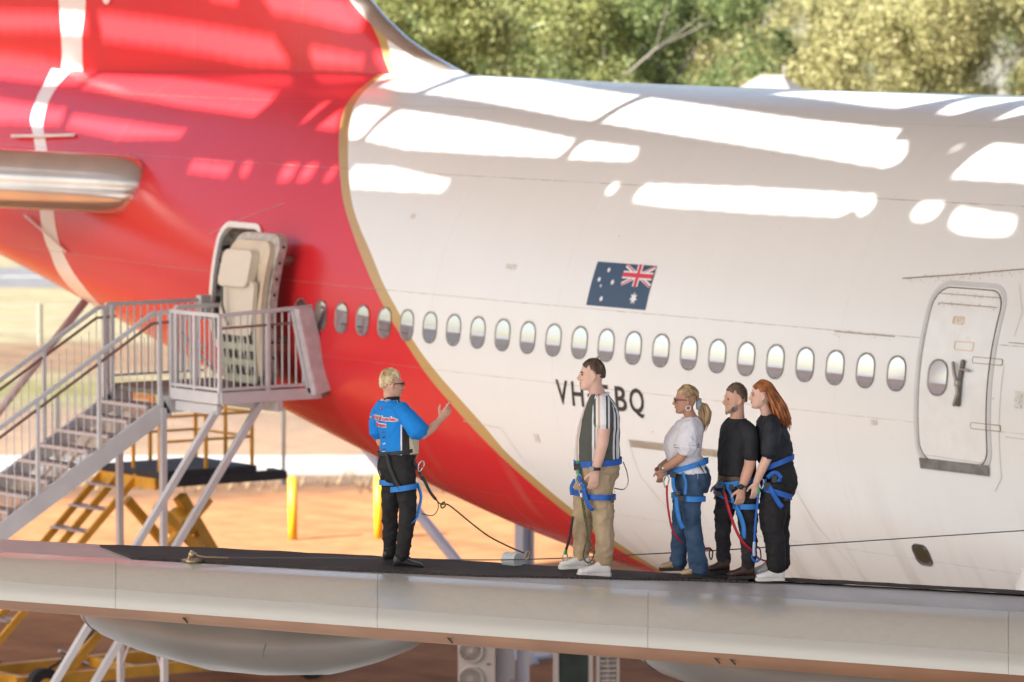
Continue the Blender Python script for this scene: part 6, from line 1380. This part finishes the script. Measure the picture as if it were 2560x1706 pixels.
for k in range(420):
    a = rnd.uniform(-1.5, 1.5); u = rnd.uniform(-.118, -.06) + .04 * abs(a) / 1.5; f = .088 * math.cos(a) * .95 + .0; l = .062 * math.sin(a)
    p = m4.hp(f, l, u); P.append(([p, p + Vector((0, 0, -.006)), p + Vector((0, 0, -.014))], .0045))
clumps(m4, 'beard', hair_mat('beard_grey', (.20, .165, .14), (.09, .07, .055)), P)
m4.band((.0, 0, .84), .143, .181, .035, material('belt_leather', (.06, .035, .025), .5), 'leather_belt')
m4.band((.03, .245, .785), .037, .037, .02, material('watch_teal', (.01, .12, .16), .5), 'watch_strap', sq=2.0); MB().path([L3((.02, .28, .785)), L3((.018, .293, .785))], .023, 14).build('watch_face', DKM, m4.root, True)
m4.band((.0, 0, .795), .153, .192, .044, BLUE2, 'waist_belt', (.15, .05)); m4.band((.075, .095, .605), .108, .115, .044, BLUE2, 'thigh_strap', (.0, .04), sq=2.1); m4.band((-.075, -.09, .66), .112, .118, .044, BLUE2, 'thigh_strap', (-.45, 0), sq=2.1)
for c in ((-.135, .07, .80), (-.05, .17, .775), (-.16, .0, .70)): MB().box(L3(c) - Vector((.024, .015, .02)), L3(c) + Vector((.024, .015, .02))).build('buckle', DKM, m4.root)
m4.strap([(-.10, .14, .785), (-.06, .17, .72), (-.04, .19, .64)], .028, (.8, .3, .2), BLUE2, 'front_strap'); m4.strap([(-.02, .20, .61), (.02, .21, .53), (.045, .215, .44), (.045, .215, .345)], .04, (.8, .4, .2), BLUE2, 'loose_strap')
m4.strap([(-.115, .16, .73), (-.09, .19, .63), (-.05, .21, .50), (.0, .22, .38), (.06, .21, .29), (.13, .19, .235)], .026, (.7, .4, .5), REDW, 'red_lanyard'); m4.rope([(-.115, .15, .78), (-.118, .15, .72)], .014, DKM, 'lanyard_fitting'); m4.strap([(.14, .18, .20), (.19, .16, .165), (.26, .15, .145)], .014, (0, .3, 1), REDW, 'lanyard_end')

# ============================ red-haired woman
w5 = Fig('person with long red hair in black blouse and wide black trousers', (8.439, -12.019, 5.343), 178, SK2)
w5.head((-.068, 0, 1.535), 178, .215); w5.neck((-.02, 0, 1.375), .048)
T = [(.90, .06, 0, .125, .16), (.97, .045, 0, .122, .15), (1.04, .03, 0, .135, .152), (1.12, .018, 0, .148, .162), (1.20, .02, 0, .135, .17), (1.28, .01, 0, .11, .17), (1.325, -.01, 0, .086, .14), (1.35, -.016, 0, .060, .075)]
w5.torso([(z, a, b, f - .02, w - .02) for z, a, b, f, w in T], 0, w5.body)
w5.limb([(.012, .165, 1.30), (-.005, .20, 1.17), (-.03, .215, 1.04)], [.052, .048, .042]); w5.limb([(-.03, .215, 1.04), (-.08, .21, .93), (-.122, .20, .825)], [.042, .039, .027])
w5.hand((-.122, .20, .825), (-.08, -.0, -1), (-.85, .4, .1), .45, thumb=1, k=.95)
w5.limb([(.0, -.165, 1.30), (-.03, -.21, 1.17), (-.07, -.2, 1.06)], [.052, .047, .04]); w5.limb([(-.07, -.2, 1.06), (-.12, -.02, 1.075), (-.15, .09, 1.09)], [.04, .036, .026]); w5.hand((-.135, .10, 1.088), (-.75, .55, -.15), (.25, .2, 1), .95, thumb=-1, k=.95)
for p in (((.06, .085, .82), (.02, .10, .46), (.07, .10, .09)), ((.04, -.085, .82), (.05, -.10, .45), (.09, -.10, .1))): w5.limb(p, [.07, .05, .035])
w5.flesh(); w5.eyes(); w5.lips(LIP); hr = hair_mat('hair_copper', (.36, .12, .03), (.16, .045, .014)); w5.brows(hr)
bb = cloth('blouse_black', (.019, .022, .028), .35, .6)
mb = w5.torso(T[1:], .012); mb.loft([w5.ring(L3((a, b, z)), rf, rs) for z, a, b, rf, rs in [(1.02, .045, 0, .15, .165), (1.08, .035, 0, .158, .168), (1.15, .028, 0, .155, .17)]]); sh = fuse('blouse', mb, .009, 3, bb, w5.root, .009, 8, 11.0, (1, 1, .7))
sl = MB(); w5.limb([(.0, .11, 1.34), (.01, .165, 1.29), (-.0, .20, 1.19), (-.018, .212, 1.065)], [.064, .076, .078, .07], sl); fuse('sleeve', sl, .008, 3, bb, sh, .006, 10, 2.0)
sl = MB(); w5.limb([(-.01, -.11, 1.34), (.0, -.165, 1.29), (-.03, -.205, 1.19), (-.055, -.208, 1.10)], [.064, .076, .078, .07], sl); fuse('sleeve', sl, .008, 3, bb, sh, .006, 10, 4.0)
mb = MB(); mb.loft([w5.ring(L3((-.012, 0, 1.335)), .075, .082), w5.ring(L3((-.018, 0, 1.372)), .062, .064)]); fuse('collar', mb, .007, 2, bb, sh)
pt2 = cloth('wide_trousers_black', (.019, .0185, .020), .3, .75)
mb = w5.torso([(.70, .065, 0, .13, .15), (.78, .075, 0, .155, .175), (.86, .078, 0, .15, .175), (.93, .07, 0, .135, .165), (1.0, .06, 0, .122, .152)], 0)
w5.limb([(.06, .085, .80), (.03, .095, .62), (.015, .10, .46), (.045, .10, .28), (.06, .10, .085)], [.125, .115, .095, .085, .072], mb); w5.limb([(.06, -.085, .80), (.08, -.095, .62), (.085, -.10, .46), (.095, -.10, .28), (.12, -.10, .10)], [.12, .108, .088, .078, .066], mb)
tro = fuse('trousers', mb, .009, 2, pt2, w5.root, .010, 8, 41.0, (1, 1, .6))
w5.shoe((.118, .10, .0), (-.12, .115, -.002), WSH, WSO, .105, .047, .1); w5.shoe((.05, -.10, .02), (-.165, -.09, .018), WSH, WSO, .105, .047, .1)
mb = MB()
for k in range(5): mb.path([L3((-.03 - k * .017, .08, .105 - k * .008)), L3((-.035 - k * .017, .145, .105 - k * .008))], .005, 5)
mb.build('shoelaces', WSO, w5.root, True)
rnd = random.Random(22); P = []
for k in range(330):
    l = rnd.uniform(-1.35, 1.35); f_ = rnd.uniform(.60, 2.6)
    if f_ < .85 and abs(l) > .8: continue
    a = w5.scalp(f_, l, .006); pts = [a]; fe = rnd.uniform(2.35, 2.75)
    if f_ < fe: 
        for t in (.4, .8): pts.append(w5.scalp(f_ + (fe - f_) * t, l * (1 - .15 * t), .016))
    e = pts[-1]; sy = rnd.uniform(-.10, .10) * .8 - e.y * .0; sp = rnd.uniform(-.035, .05)
    dp = rnd.uniform(.26, .36)
    pts += [e + Vector((.035 + sp * .4, sy * .25, -.075)), e + Vector((.075 + sp * .8, sy * .5, -.16)), e + Vector((.105 + sp, sy * .6, -.25)), e + Vector((.105 + sp * 1.2, sy * .6, -dp))]
    P.append((pts, rnd.uniform(.009, .014)))
clumps(w5, 'hair', hr, P)
for l in (-1, 1): c = w5.hp(-.012, .086 * l, -.045); MB().path([c + Vector((.011 * math.cos(a), 0, .011 * math.sin(a))) for a in [2 * PI * j / 14 for j in range(15)]], .0025, 5, caps=False).build('earring', M_BRASS, w5.root, True)
w5.band((.055, 0, .965), .145, .18, .046, BLUE, 'waist_belt', (.42, .1)); w5.band((.05, .09, .735), .13, .125, .046, BLUE, 'thigh_strap', (-.32, .1), sq=2.1)
for c in ((-.03, .20, .80), (.03, .2, .86), (.125, .165, .705)): MB().box(L3(c) - Vector((.022, .012, .03)), L3(c) + Vector((.022, .012, .03))).build('buckle', DKM, w5.root)
w5.strap([(-.03, .205, .87), (.03, .225, .915), (.08, .225, .88), (.065, .22, .835)], .036, (.2, .2, 1), BLUE, 'loop_strap'); w5.strap([(-.02, .205, .81), (.02, .225, .74), (.06, .23, .67), (.095, .23, .625)], .042, (.8, .2, .5), BLUE, 'loose_strap')
w5.strap([(-.05, .19, .86), (-.055, .2, .80), (-.03, .2, .77)], .036, (.8, .3, .2), BLUE, 'front_strap'); w5.strap([(-.10, .20, .74), (-.115, .205, .62), (-.13, .21, .46), (-.135, .21, .33)], .02, (.8, .5, 0), BLUE, 'blue_lanyard')
w5.karabiner((-.075, .2, .82), .08, STEEL, (0, 0, 1)); w5.rope([(-.10, .20, .78), (-.10, .2, .74)], .012, GREENB, 'clip')
w5.rope([(-.135, .21, .33), (-.138, .20, .27), (-.135, .19, .22)], .013, material('sling_pale', (.45, .55, .7), .6), 'lanyard_sleeve'); w5.rope([(-.135, .18, .24), (-.15, .17, .20), (-.12, .17, .165), (-.085, .17, .185)], .011, BLUE, 'lanyard_loop'); w5.karabiner((-.10, .16, .235), .11, DKM, (-.25, 0, 1), .45)
build_roof(PATCHES)
